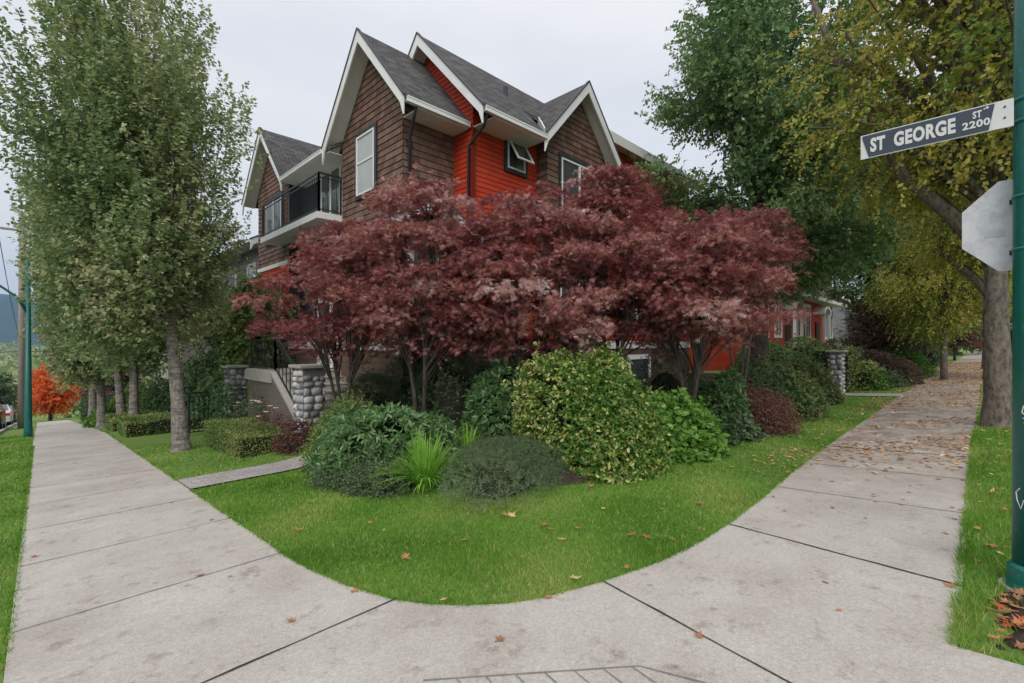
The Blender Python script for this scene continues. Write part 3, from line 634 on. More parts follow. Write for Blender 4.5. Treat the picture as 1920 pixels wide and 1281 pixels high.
B = MB(); B.prism([(8.45, 8.36), (12.4, 9.75), (12.4, 9.65), (8.45, 8.26)], lambda p: (12.75, p[0], p[1]), lambda p: (19.7, p[0], p[1])); B.build('roof', M['shingle'], H, uv=((1, 0, 0), (0, .9, .3)))
B = MB(); B.box(12.72, 8.40, 8.08, 19.75, 8.46, 8.40); B.box(12.72, 8.46, 8.20, 19.75, 8.84, 8.24); B.build('fascia', M['white'], H, bevel=.005)
gutter(H, 'y', 8.88, 5.66, 7.46, 7.02, 1, wall=.74, q0=6.0); gutter(H, 'y', 7.98, 7.16, 9.3, 7.02, 1, wall=.9, q0=7.48); gutter(H, 'x', 5.52, 13.04, 16.25, 7.02, 1, wall=.9, q0=12.74)
B = MB(); B.beam((9.3, 8.1, 7.12), (9.95, 8.9, 7.9), .03, .2); B.beam((9.36, 8.03, 7.1), (10.15, 9.0, 8.02), .05, .02); B.build('flashing', M['white'], H)
B = MB(); B.tube([(9.2, 9.45, 8.45), (9.2, 9.45, 8.78)], [.06, .06], 10); B.build('roof_vent', M['dark_trim'], H)
downspout(H, [(5.95, 8.98, 6.92), (5.97, 9.1, 6.72), (6.12, 9.50, 6.45), (6.12, 9.52, 1.6)])
downspout(H, [(7.3, 8.08, 6.92), (7.35, 8.3, 6.7), (7.42, 8.92, 6.45), (7.42, 8.95, 1.6)])
B = MB(); B.box(7.44, 8.78, 1.7, 7.52, 8.85, 6.88); B.build('corner_board', M['red_lap'], H)
window(H, 'x', 5.98, 10.84, 11.78, 5.5, 7.05, hsplit=[6.35], glass='sky_pane')
window(H, 'y', 8.43, 10.36, 12.06, 4.95, 6.85, split=[11.2])
window(H, 'x', 5.98, 10.1, 11.7, 2.4, 4.0, split=[10.9]); window(H, 'y', 8.43, 10.3, 12.0, 2.3, 3.8, split=[11.15])
window(H, 'y', 8.82, 14.2, 16.0, 2.3, 3.9, split=[15.1]); window(H, 'y', 8.82, 8.0, 9.2, 2.4, 3.9)
window(H, 'x', 5.98, 17.3, 18.9, 5.3, 6.8, split=[18.1]); window(H, 'x', 5.98, 17.3, 18.9, 2.2, 3.8, split=[18.1])
window(H, 'y', 8.82, 8.1, 9.0, .2, 1.1, trim='white'); window(H, 'y', 8.82, 14.6, 16.0, .2, 1.1, trim='white')
# small awning window, propped open
wd_ = window(H, 'y', 8.82, 8.62, 9.28, 6.2, 6.95, tw=.1)
B = MB(); a = rad(30); L_ = .66
def aw(u, d, k=0): return (u, 8.76 - d * math.sin(a) - k * math.cos(a) * .03, 6.92 - d * math.cos(a) + k * .03 * math.sin(a))
for (u0, u1, d0, d1) in ((8.64, 9.26, 0, .06), (8.64, 9.26, L_ - .06, L_), (8.64, 8.70, .06, L_ - .06), (9.20, 9.26, .06, L_ - .06)):
    B.add([aw(u0, d0), aw(u1, d0), aw(u1, d1), aw(u0, d1), aw(u0, d0, 1), aw(u1, d0, 1), aw(u1, d1, 1), aw(u0, d1, 1)], [[0, 1, 2, 3], [7, 6, 5, 4], [0, 4, 5, 1], [1, 5, 6, 2], [2, 6, 7, 3], [3, 7, 4, 0]])
B.build('open_sash', M['white'], wd_)
B = MB(); B.add([aw(8.69, .05, .5), aw(9.21, .05, .5), aw(9.21, L_ - .05, .5), aw(8.69, L_ - .05, .5)], [[0, 1, 2, 3]]); B.build('sash_pane', M['glass'], wd_)
# balcony with iron railing and glazed doors
B = MB(); B.box(5.3, 12.75, 5.02, 6.42, 17.4, 5.2); bal = B.build('balcony', M['white'], H)
railing(bal, (5.36, 12.8, 5.2), (5.36, 17.35, 5.2), 1.07, 34, M['iron']); railing(bal, (5.36, 12.8, 5.2), (5.98, 12.8, 5.2), 1.07, 5, M['iron'])
B = MB(); B.abox('x', 6.4, 6.34, 13.55, 15.0, 5.2, 7.15); dr = B.build('balcony_door', M['white'], H, bevel=.005)
B = MB(); B.abox('x', 6.4, 6.33, 13.68, 14.2, 5.45, 7.0); B.abox('x', 6.4, 6.33, 14.34, 14.87, 5.45, 7.0); B.build('pane', M['glass'], dr)
# porch gable over the corner bay
gable_roof(H, 'y', 6.4, 1.5, 4.1, 4.88, 8.72, 9.55, barge=.18)
B = MB(); B.box(5.5, 9.0, 1.5, 7.5, 9.55, 4.2); bay = B.build('bay', M['shake'], H, uv=((1, 1, 0), (0, 0, 1)))
window(bay, 'y', 8.98, 5.8, 7.2, 2.3, 3.9, split=[6.5], trim='white')
# lower white-railed deck along the garden wall, front door
B = MB(); B.box(4.15, 12.9, .6, 5.98, 15.0, .86); B.build('porch_floor', M['cap'], H)
B = MB(); B.abox('x', 6.0, 5.94, 13.3, 14.3, .9, 3.0); dr = B.build('front_door', M['white'], H, bevel=.01)
B = MB(); B.abox('x', 5.95, 5.925, 13.5, 14.1, 1.9, 2.8); B.build('pane', M['glass'], dr)
# ---------------------------------------------------------------- entrance stairs and stone pillars
def stone_pillar(x0, y0, x1, y1, z0, z1, label, name='stone_pillar'):
    o = thing(name, label, 'pillar', ((x0 + x1) / 2, (y0 + y1) / 2, z0), 'stone pillars at the garden gates')
    B = MB(); B.box(x0, y0, z0, x1, y1, z1 - .07); B.build('mortar_core', M['mortar'], o)
    B = MB(); rn = []
    for face in range(4):
        L_ = (x1 - x0) if face % 2 == 0 else (y1 - y0); z = z0
        while z < z1 - .12:
            hh = RR.uniform(.1, .19); u = 0
            while u < L_ - .02:
                ww = min(RR.uniform(.12, .26), L_ - u + .02); cz = z + hh / 2 + RR.uniform(-.02, .02); cu = u + ww / 2
                if cz + hh / 2 > z1 - .06: break
                ic = [(c_, s2) for c_ in range(8) for s2 in range(1)]
                ring = []
                for r_, dpt in ((1, 0), (.82, .035), (.35, .055)):
                    for k in range(8):
                        th = 2 * math.pi * k / 8 + .3; ex = (abs(math.cos(th))**.6) * math.copysign(1, math.cos(th)); ez = (abs(math.sin(th))**.6) * math.copysign(1, math.sin(th))
                        ring.append((cu + ex * ww * .49 * r_ * RR.uniform(.9, 1.04), cz + ez * hh * .49 * r_ * RR.uniform(.9, 1.04), dpt * RR.uniform(.8, 1.3)))
                def mp3(p):
                    u_, z_, d_ = p
                    return [(x0 + u_, y0 - d_, z_), (x1 + d_, y0 + u_, z_), (x1 - u_, y1 + d_, z_), (x0 - d_, y1 - u_, z_)][face]
                f_ = [[r_ * 8 + k, r_ * 8 + (k + 1) % 8, r_ * 8 + 8 + (k + 1) % 8, r_ * 8 + 8 + k] for r_ in range(2) for k in range(8)] + [list(range(16, 24))]
                B.add([mp3(p) for p in ring], f_); rn += [RR.random()] * len(f_); u += ww + .008
            z += hh + .008
    st = B.build('stonework', M['stone'], o, smooth=True)
    at_ = st.data.attributes.new('rnd', 'FLOAT', 'FACE'); at_.data.foreach_set('value', rn)
    B = MB(); B.box(x0 - .1, y0 - .1, z1 - .07, x1 + .1, y1 + .1, z1); B.build('cap', M['cap'], o, bevel=.015)
    return o
stone_pillar(4.0, 10.35, 4.45, 10.85, -.75, 1.14, 'round stone faced pillar beside the front steps, nearest the big rhododendron')
stone_pillar(4.0, 15.9, 4.4, 16.4, -1.1, .95, 'stone pillar beside the black iron gate, behind the rose bush')
stone_pillar(19.4, 3.45, 19.75, 3.8, -.3, 1.38, 'stone gate pillar on the right beside the tall clipped yew')
ST = thing('front_steps', 'concrete steps with stucco side wall and black handrail behind the stone pillar', 'steps', (5, 11.5, -.6))
for k in range(9):
    B = MB(); z = -.6 + k * .165; B.box(4.46, 10.4 + k * .3, z - .5, 6.0 if k > 6 else 5.9, 10.4 + (k + 1) * .3 + .02, z + .13); B.box(4.46, 10.37 + k * .3, z + .13, 5.9, 10.4 + (k + 1) * .3, z + .165)
    B.build('step', M['cap'], ST)
B = MB(); sw = [(10.86, -.8), (14.9, -.8), (14.9, .82), (12.87, .82), (11.44, -.03), (10.86, -.35)]
B.prism(sw, lambda p: (4.2, p[0], p[1]), lambda p: (4.38, p[0], p[1])); B.build('side_wall', M['stucco'], ST)
B = MB(); B.beam((4.29, 14.9, .86), (4.29, 12.85, .86), .26, .09); B.beam((4.29, 12.87, .86), (4.29, 11.3, -.10), .26, .09); B.build('wall_cap', M['cap'], ST, bevel=.01)
railing(ST, (4.29, 14.85, .88), (4.29, 12.9, .88), .95, 9, M['iron'], bar=.02); railing(ST, (4.29, 12.9, .88), (4.29, 10.9, -.32), .95, 8, M['iron'], bar=.02)
IG = thing('iron_gate', 'black iron gate between the hedge and the far stone pillar', 'gate', (3.4, 16.3, -1.1)); railing(IG, (3.95, 16.0, -1.0), (3.0, 16.0, -1.0), 1.2, 8, M['iron'], 'gate_leaf', .02)

# ---------------------------------------------------------------- neighbouring buildings
N = thing('grey_house', 'grey clapboard neighbour house with dark roof seen left of the red corner house', 'house', (7, 24, -1.5))
B = MB(); B.box(6.63, 21.6, -3, 14, 31, 5.9); B.build('wall_core', M['stucco'], N)
siding(N, 'x', 6.6, [(21.6, -1), (31, -1), (31, 6.0), (21.6, 6.0)], M['grey_lap']); siding(N, 'y', 21.58, [(6.6, -1), (14, -1), (14, 6.0), (10.3, 8.2), (6.6, 6.0)], M['grey_lap'])
gable_roof(N, 'y', 10.3, 4.2, 5.9, 8.3, 21.2, 31.4, ends=(1, 1)); gutter(N, 'x', 6.0, 21.2, 31.4, 5.88, 1, wall=.6)
for y in (22.3, 25.0, 28.0): window(N, 'x', 6.58, y, y + .9, 3.6, 5.0, trim='white'); window(N, 'x', 6.58, y, y + 1.4, .8, 2.3, trim='white', split=[y + .7])
B = MB(); B.prism([(5.6, 3.0), (6.6, 3.5), (6.6, 3.4), (5.6, 2.9)], lambda p: (p[0], 21.7, p[1]), lambda p: (p[0], 31, p[1])); B.build('roof', M['shingle'], N, uv=((0, 1, 0), (1, 0, .5)))
B = MB(); B.box(5.55, 21.65, 2.82, 5.6, 31, 3.02); B.build('fascia', M['white'], N)
N2 = thing('pale_house', 'pale house half hidden behind the left street tree and hedges', 'house', (7, 38, -3))
B = MB(); B.box(6.03, 34, -5, 14, 44, 2.6); B.build('wall_core', M['stucco'], N2)
siding(N2, 'x', 6.0, [(34, -4), (44, -4), (44, 2.6), (34, 2.6)], M['beige_lap']); siding(N2, 'y', 33.97, [(6, -4), (14, -4), (14, 2.6), (10, 4.9), (6, 2.6)], M['beige_lap'])
gable_roof(N2, 'y', 10, 4.5, 2.4, 5.0, 33.5, 44.5, ends=(1, 1)); window(N2, 'x', 5.98, 35, 36.3, -.6, .8, trim='white'); window(N2, 'x', 5.98, 39, 40.3, -.6, .8, trim='white')
# row houses up the right-hand street
RW = thing('row_house', 'red row house with white windows and arched porch hoods, up the right street', 'house', (30, 8.8, 1))
B = MB(); B.box(25.03, 8.83, -1, 46, 16, 7.6); B.build('wall_core', M['stucco'], RW)
siding(RW, 'y', 8.8, [(25, 1.0), (46, 1.0), (46, 4.7), (25, 4.7)], M['red_lap']); siding(RW, 'y', 8.9, [(25, 5.3), (46, 5.3), (46, 7.6), (25, 7.6)], M['shake'], .16, .018)
siding(RW, 'x', 25.0, [(8.8, 0), (16, 0), (16, 7.6), (8.8, 7.6)], M['red_lap'])
B = MB(); B.box(25, 8.72, .2, 46, 8.8, 1.0); B.build('base_wall', M['cap'], RW)
B = MB(); B.prism([(7.9, 4.75), (9.0, 5.4), (9.0, 5.3), (7.9, 4.65)], lambda p: (24.7, p[0], p[1]), lambda p: (46.3, p[0], p[1])); B.build('roof', M['shingle'], RW, uv=((1, 0, 0), (0, .86, .5)))
B = MB(); B.box(24.7, 7.84, 4.56, 46.3, 7.9, 4.78); B.box(24.7, 7.9, 4.6, 46.3, 8.8, 4.64); B.build('fascia', M['white'], RW)
for x in (30.6, 39.0): gable_roof(RW, 'y', x, 1.9, 7.4, 9.6, 8.2, 12)
B = MB(); B.prism([(8.5, 7.6), (12.4, 9.8), (16.3, 7.6), (16.3, 7.5), (12.4, 9.7), (8.5, 7.5)], lambda p: (24.8, p[0], p[1]), lambda p: (46.2, p[0], p[1])); B.build('roof', M['shingle'], RW, uv=((1, 0, 0), (0, .86, .5)))
def porch(x, y0=8.05):
    B = MB(); arc = [(x + 1.05 * math.cos(t_), 3.75 + .62 * math.sin(t_)) for t_ in np.linspace(0, math.pi, 13)] + [(x + .88 * math.cos(t_), 3.68 + .5 * math.sin(t_)) for t_ in np.linspace(math.pi, 0, 13)]
    for i in range(12):
        B.prism([arc[i], arc[i + 1], arc[24 - i], arc[25 - i]], lambda p: (p[0], y0, p[1]), lambda p: (p[0], 8.8, p[1]))
    h_ = B.build('porch_hood', M['white'], RW)
    for xx in (x - .85, x + .7):
        B = MB(); B.box(xx, y0 + .05, .8, xx + .16, y0 + .21, 3.74); B.build('porch_post', M['white'], RW)
    B = MB(); B.box(x - .48, 8.70, 1.0, x + .48, 8.79, 3.2); d_ = B.build('front_door', M['dark_trim'], RW); B = MB(); B.box(x - 1, y0, .3, x + 1, 8.75, .95); B.build('porch_floor', M['cap'], RW)
for x in (33.4, 40.8): porch(x)
for x in (26.0, 28.4, 30.9, 35.6, 37.6, 43.0, 44.6): window(RW, 'y', 8.78, x, x + 1.15, 2.1, 4.2, trim='white', split=[x + .57], tw=.14)
for x in (29.8, 38.2): window(RW, 'y', 8.88, x, x + 1.6, 5.8, 7.1, trim='white', split=[x + .8])
FH = thing('pale_row_house', 'pale house with white gable beyond the red row house', 'house', (56, 10, 0))
B = MB(); B.box(52.02, 9.02, -1, 66, 16, 5.8); B.build('wall_core', M['stucco'], FH)
siding(FH, 'y', 9, [(52, -1), (66, -1), (66, 5.8), (52, 5.8)], M['grey_lap']); siding(FH, 'x', 52, [(9, -1), (16, -1), (16, 5.8), (12.5, 8), (9, 5.8)], M['grey_lap'])
gable_roof(FH, 'x', 12.5, 4, 5.6, 8.3, 51.5, 66.5); window(FH, 'x', 51.98, 10, 11.4, 1.6, 3.2, trim='white'); window(FH, 'x', 51.98, 10, 11.4, 4.2, 5.4, trim='white')
# far houses below on the left
for k, (x, y, rf, lb, zz) in enumerate(((-16, 150, 'roof_pink', 'far house with pinkish red roof below the mountain, left edge', 3.5), (-10, 105, 'white', 'far low house with pale roof above the parked cars, left edge', 1.2))):
    h_ = thing('distant_house', lb, 'house', (x, y, gz(x, y))); z = gz(x, y)
    B = MB(); B.box(x - 6, y, z, x + 5, y + 9, z + 4 + zz); B.build('wall', M['beige_lap'], h_, uv=((1, 0, 0), (0, 0, 1)))
    B = MB(); B.prism([(x - 6.7, z + 4 + zz), (x - .5, z + 7 + zz), (x + 5.7, z + 4 + zz)], lambda p: (p[0], y - .6, p[1]), lambda p: (p[0], y + 9.6, p[1])); B.build('roof', M[rf], h_)
    for q_ in (-4, 0, 2.5): window(h_, 'y', y - .02, x + q_, x + q_ + 1.3, z + 1.5 + zz, z + 3 + zz, trim='white')
# far wooded mountain
B = MB(); nn = 60; vs = []
for j, (yy, hz) in enumerate(((2600, 0), (3000, 150), (3600, 420), (4300, 560), (5200, 300))):
    for i in range(nn):
        x = -4200 + i * 120; vs.append((x, yy, -30 + hz * (.75 + .25 * math.sin(i * .33) + .12 * math.sin(i * .9 + j)) * (1 if hz else 1)))
B.add(vs, [[j * nn + i, j * nn + i + 1, (j + 1) * nn + i + 1, (j + 1) * nn + i] for j in range(4) for i in range(nn - 1)])
tag(B.build('mountain', M['bluehill'], smooth=True), kind='structure')

# ---------------------------------------------------------------- street furniture on the right
px0, py0 = 4.50, -.225; zg = gz(px0, py0)
P = thing('street_pole', 'thick green steel street pole with graffiti at the right edge', 'pole', (px0, py0, zg))
B = MB(); B.tube([(px0, py0, zg + .1), (px0, py0, 3), (px0, py0, 7.5)], [.098, .092, .075], 32); B.build('shaft', M['pole'], P, smooth=True)
B = MB(); B.tube([(px0, py0, zg + .02), (px0, py0, zg + .05), (px0, py0, zg + .15), (px0, py0, zg + .17)], [.135, .122, .12, .098], 24); B.build('base_cover', M['pole'], P, bevel=.004)
B = MB(); B.tube([(px0, py0, zg - .1), (px0, py0, zg + .015)], [.165, .16], 24); B.build('footing', M['cap'], P)
B = MB()
def scr(pts, z0, s_):
    q = []
    for u, v_ in pts:
        th = math.atan2(-py0 - 0, -px0) + u * s_ / .095; q.append((px0 + .0985 * math.cos(th), py0 + .0985 * math.sin(th), z0 + v_ * s_))
    B.tube(q, [.0035] * len(q), 5)
scr([(.1, 1), (.45, .7), (.0, .7), (.5, .35), (.1, .4), (.55, 0), (.2, 0), (.6, -.4), (.5, -.9), (.2, -1.1), (.0, -.8)], 1.13, -.085)
scr([(0, 0), (.3, .6), (.6, .2), (.8, 1), (1.1, .3), (1.2, -.4), (.9, -.8)], .62, -.07)
B.build('graffiti', M['sign_white'], P)
B = MB(); B.beam((4.402, -.235, 3.39), (4.402, -.235, 3.55), .1, .012); B.build('sticker', M['sign_white'], P)
for z in (2.55, 2.21, 3.03, 3.17):
    B = MB(); B.tube([(px0, py0, z - .012), (px0, py0, z + .012)], [.0985, .0985], 28); B.build('strap', M['pole'], P, smooth=True)
# stop sign seen from behind
SG = thing('stop_sign', 'blank back of an octagonal stop sign strapped to the green pole', 'sign', (4.62, -.2, 2.4))
def octo(r): return [(r * math.cos(math.pi / 8 + k * math.pi / 4), r * math.sin(math.pi / 8 + k * math.pi / 4)) for k in range(8)]
R8 = .305 / math.cos(math.pi / 8); B = MB(); B.prism(octo(R8), lambda p: (4.612, -.195 + p[0], 2.4 + p[1]), lambda p: (4.615, -.195 + p[0], 2.4 + p[1])); B.build('plate_back', M['alu'], SG)
B = MB(); B.prism(octo(R8 * .995), lambda p: (4.6155, -.195 + p[0], 2.4 + p[1]), lambda p: (4.618, -.195 + p[0], 2.4 + p[1])); B.build('plate_face', M['tail'], SG)
B = MB()
B.box(4.609, -.10, 2.33, 4.6115, .0, 2.375); B.build('label_patch', plain('faded_label', (.50, .51, .53), .6, .3, .05), SG)
for z in (2.55, 2.21):
    B = MB(); B.box(4.595, -.24, z - .015, 4.6118, -.12, z + .015); B.tube([(4.60, -.14, z), (4.611, -.14, z)], [.008, .008], 8); B.build('bolt', M['iron'], SG)
# street name blade
NS = thing('street_name_sign', 'slate and white street name sign reading ST GEORGE ST 2200 on the green pole', 'sign', (4.4, .25, 3.09))
y0_, y1_, zb_, zt_ = -.135, .662, 2.995, 3.175
B = MB(); B.box(4.402, y0_, zb_, 4.408, y1_, zt_); B.build('blade', M['sign_white'], NS, bevel=.002)
yl_, yr_ = .650, -.05; m_ = .008
B = MB(); pl = [(yl_, zt_ - m_), (yl_ - .0, zt_ - .03), (yl_ - .038, zb_ + m_), (yr_ + .028, zb_ + m_), (yr_, zt_ - m_)]
B.prism(pl, lambda p: (4.3985, p[0], p[1]), lambda p: (4.4018, p[0], p[1])); B.build('name_panel', M['sign_dark'], NS)
def text(body, size, y_left, z_base, width, ex=.0, off=.012, height=None, name='lettering'):
    c = bpy.data.curves.new('txt', 'FONT'); c.body = body; c.size = 1; c.offset = off; c.extrude = .002; c.resolution_u = 3; c.space_character = 1.08
    o = bpy.data.objects.new('txt', c); COL.objects.link(o); bpy.context.view_layer.update()
    me = bpy.data.meshes.new_from_object(o.evaluated_get(bpy.context.evaluated_depsgraph_get())); bpy.data.objects.remove(o)
    co = np.array([v_.co[:] for v_ in me.vertices]); mn, mxx = co.min(0), co.max(0)
    u = (co[:, 0] - mn[0]) / (mxx[0] - mn[0]) * width; v_ = (co[:, 1] - mn[1]) / (mxx[1] - mn[1]) * height
    for i, vt in enumerate(me.vertices): vt.co = (4.3965 - (0.0012 if co[i, 2] > 0 else -.001), y_left - u[i], z_base + v_[i])
    return link_mesh(name, me, M['sign_white'], NS)
text('ST', 1, .602, 3.033, .088, off=.045, height=.106); text('GEORGE', 1, .4645, 3.033, .328, off=.045, height=.106)
text('ST', 1, .054, 3.098, .044, off=.035, height=.048); text('2200', 1, .104, 3.036, .133, off=.035, height=.05)
B = MB(); B.tube([(4.3975, -.015, 3.152), (4.4, -.015, 3.152)], [.008, .004], 7); B.tube([(4.398, -.002, 3.148), (4.4, -.002, 3.148)], [.005, .003], 5); B.build('emblem', M['sign_white'], NS)
for z in (3.06, 3.13):
    B = MB(); B.tube([(4.397, -.095, z), (4.4018, -.095, z)], [.006, .006], 8); B.build('rivet', M['iron'], NS)

# ---------------------------------------------------------------- street furniture and cars on the left
x, y = -.28, 22.8; z = gz(x, y)
L1 = thing('street_lamp', 'green street lamp post with curved arm on the left verge', 'street lamp', (x, y, z))
B = MB(); B.tube([(x, y, z - .1), (x, y, z + .25), (x, y, z + .4), (x, y, 4.4)], [.12, .115, .1, .05], 14); B.build('post', M['pole'], L1, smooth=True)
B = MB(); B.tube([(x, y, 2.6), (x - .25, y, 3.15), (x - .8, y, 3.65), (x - 1.6, y, 3.9), (x - 2.4, y, 3.95)], [.045] * 5, 8); B.build('arm', M['pole'], L1, smooth=True)
B = MB(); B.tube([(x - 2.3, y, 3.93), (x - 2.6, y, 3.95), (x - 3.0, y, 3.9)], [.06, .13, .04], 10); B.build('lamp_head', M['alu'], L1, smooth=True)
x, y = -.67, 36.0; z = gz(x, y)
U = thing('utility_pole', 'grey wooden utility pole behind the green lamp post', 'pole', (x, y, z)); B = MB(); B.tube([(x, y, z - .2), (x, y, 3), (x, y, 8.5)], [.17, .15, .12], 12, wob=.02); B.build('post', M['wood_pole'], U, smooth=True)
B = MB(); B.beam((x - 1.1, y, 7.6), (x + 1.1, y, 7.6), .09, .11); B.build('crossarm', M['wood_pole'], U)
for k, (dx, zz) in enumerate(((-.1, 1.72), (.9, 7.7), (-.9, 7.7))):
    B = MB(); pts = [(x + dx - 30 * (1 - t_) + (14 * t_ if k == 0 else 0), y + (60 * t_ if k else 8 * t_), zz + (-.7 * math.sin(math.pi * t_) if k == 0 else -1.5 * math.sin(math.pi * t_) - 6 * t_)) for t_ in np.linspace(0, 1, 16)] if k == 0 else [(x + dx, y + 60 * t_, zz - 1.5 * math.sin(math.pi * t_) - 6 * t_) for t_ in np.linspace(0, 1, 14)]
    B.tube(pts, [.02] * len(pts), 5); o = B.build('overhead_wire', M['iron']); tag(o, ['thin dark cable crossing the street at mast height by the lamp post', 'cable running down the street from the right end of the crossarm', 'cable running down the street from the left end of the crossarm'][k], 'cable', 'overhead wires')
def car(x, y, paint, label):
    z = gz(0, y); sl = math.atan(.1); o = thing('parked_car', label, 'car', (x, y, z), 'cars parked on the left street')
    pr = [(-2.2, .35), (-2.25, .7), (-2.15, .98), (-1.6, 1.05), (-1.0, 1.42), (.4, 1.45), (1.15, 1.02), (2.0, .9), (2.25, .6), (2.2, .3), (-2.2, .3)]
    def R3(u, l, h): return (u, l * math.cos(sl) + h * math.sin(sl), -l * math.sin(sl) + h * math.cos(sl))
    B = MB(); n_ = len(pr); low = [(x + 0, 0)]
    for i, (u, k) in enumerate(((-.86, .0), (-.9, .06), (-.9, .06), (.9, .06), (.86, 0))): pass
    def ring(wd_, f_): return [(lambda q: (x + q[0], y + q[1], z + q[2]))(R3(wd_ * (.80 if h > 1.1 else 1), l, h)) for l, h in pr]
    B.add(ring(-.88, 0) + ring(.88, 0), [list(range(n_)), list(range(n_, 2 * n_))[::-1]] + [[i, n_ + i, n_ + (i + 1) % n_, (i + 1) % n_] for i in range(n_)])
    B.build('body', M[paint], o, bevel=.05)
    B = MB(); q = [R3(u, l, h) for u, l, h in ((-.72, -1.63, 1.09), (.72, -1.63, 1.09), (.66, -1.06, 1.41), (-.66, -1.06, 1.41))]; B.add([(x + a_, y + b_ - .02, z + c_ + .02) for a_, b_, c_ in q], [[0, 1, 2, 3]])
    q = [R3(u, l, h) for u, l, h in ((.80, -1.4, 1.08), (.80, .95, 1.08), (.725, .35, 1.40), (.725, -.95, 1.40))]; B.add([(x + a_ + .015, y + b_, z + c_) for a_, b_, c_ in q], [[0, 1, 2, 3]]); B.build('glass', M['glass'], o)
    for u in (-.86, .86):
        for l in (-1.35, 1.35):
            c_ = R3(u, l, .32); s_ = math.copysign(1, u); B = MB(); B.tube([(x + u - s_ * .18, y + c_[1], z + c_[2]), (x + u + s_ * .03, y + c_[1], z + c_[2])], [.32, .32], 18); wl = B.build('wheel', M['tyre'], o)
            B = MB(); B.tube([(x + u, y + c_[1], z + c_[2]), (x + u + s_ * .036, y + c_[1], z + c_[2])], [.2, .19], 12); B.build('rim', M['alu'], wl)
        B = MB(); c_ = R3(u * .82, -2.24, .78); B.box(x + c_[0] - .15, y + c_[1] - .03, z + c_[2] - .07, x + c_[0] + .15, y + c_[1] + .05, z + c_[2] + .08); B.build('tail_lamp', M['tail'], o)
    B = MB(); c_ = R3(0, -2.27, .62); B.box(x - .26, y + c_[1] - .02, z + c_[2] - .08, x + .26, y + c_[1] + .02, z + c_[2] + .06); B.build('number_plate', M['sign_white'], o)
    return o
car(-2.25, 37, 'car_paint', 'black sedan parked nearest on the left street, seen from behind'); car(-2.2, 46, 'car_white', 'white car parked just beyond the black sedan')
car(-2.2, 54, 'car_paint', 'dark car parked beyond the white car, furthest down the street')

# ---------------------------------------------------------------- trees
def ends_env(n, c, rx, ry, z0, z1, prof, shell=.5):
    h = rng.random(n); th = rng.random(n) * 2 * np.pi; q = shell + (1 - shell) * rng.random(n)**.5
    r = prof(h) * q * (1 + .18 * np.sin(3 * th + 7 * h))
    return np.stack([c[0] + rx * r * np.cos(th), c[1] + ry * r * np.sin(th), z0 + (z1 - z0) * h], 1)
def column_tree(bx, by, cx, cy, r, z0, z1, label, twigs, size, seed, lim=70, nm='street_tree', tr=.14, leaf_m='l_green', L=.5):
    zb = gz(bx, by); trunk = [(bx + (cx - bx) * t_**1.3, by + (cy - by) * t_**1.3, zb - .1 + (z1 * .8 - zb) * t_) for t_ in np.linspace(0, 1, 9)]
    tp = np.array(trunk); tr_ = [tr * (1.08 if i == 0 else 1) * (1 - .85 * i / 8) + .012 for i in range(9)]
    prof = lambda h: np.interp(h, [0, .08, .3, .6, .85, 1], [.4, .7, .95, 1, .75, .35])
    E = ends_env(lim, (cx, cy), r, r, z0, z1, prof, .35)
    hs = np.clip((E[:, 2] - zb) * rng.uniform(.35, .7, lim) + zb, z0 + .2, z1 * .75); S_ = np.stack([np.interp(hs, tp[:, 2], tp[:, k]) for k in range(3)], 1)
    C_ = S_ * .35 + E * .65; C_[:, 2] = S_[:, 2] + (E[:, 2] - S_[:, 2]) * .35
    return make_tree(nm, label, 'tree', (bx, by, zb), trunk, tr_, E, S_, C_, dict(twigs=twigs, nl=16, L=L, size=size, shape='oval' if size > .07 else 'diamond', scat=(.26, .26, .4), wt=.5, wo=.35, wu=.6, wr=.35, droop=.1, ldroop=.25, upb=.5, centre=(cx, cy, (z0 + z1) / 2), tmin=.25, tp=.8, kink=.05, flare=True), M['bark_pale'], M[leaf_m], 'trees along the left street', limb_r=.04)
rng = np.random.default_rng(3)
column_tree(2.28, 12.9, 1.5, 13.95, 2.05, 1.8, 10.6, 'tall grey green columnar tree with pale trunk, nearest on the left', 7600, .085, 1, 85)
column_tree(2.4, 21.6, 2.3, 21.6, 1.6, .9, 9.0, 'columnar tree behind the box hedge, rightmost of the middle pair of trunks', 3600, .1, 2, 50, tr=.14)
column_tree(2.2, 23.0, 1.5, 23.6, 1.8, .8, 9.5, 'columnar tree with pale trunk, left one of the middle pair of trunks', 4000, .1, 3, 50, tr=.14)
column_tree(1.85, 26.2, 1.5, 26.5, 2.0, .6, 9.5, 'columnar tree with darker trunk, fourth from the corner on the left', 4600, .11, 4, 60, tr=.15)
column_tree(1.95, 33, 1.9, 33, 1.8, .0, 8, 'fifth columnar tree down the left street behind the others', 2200, .13, 4, 40, tr=.17)

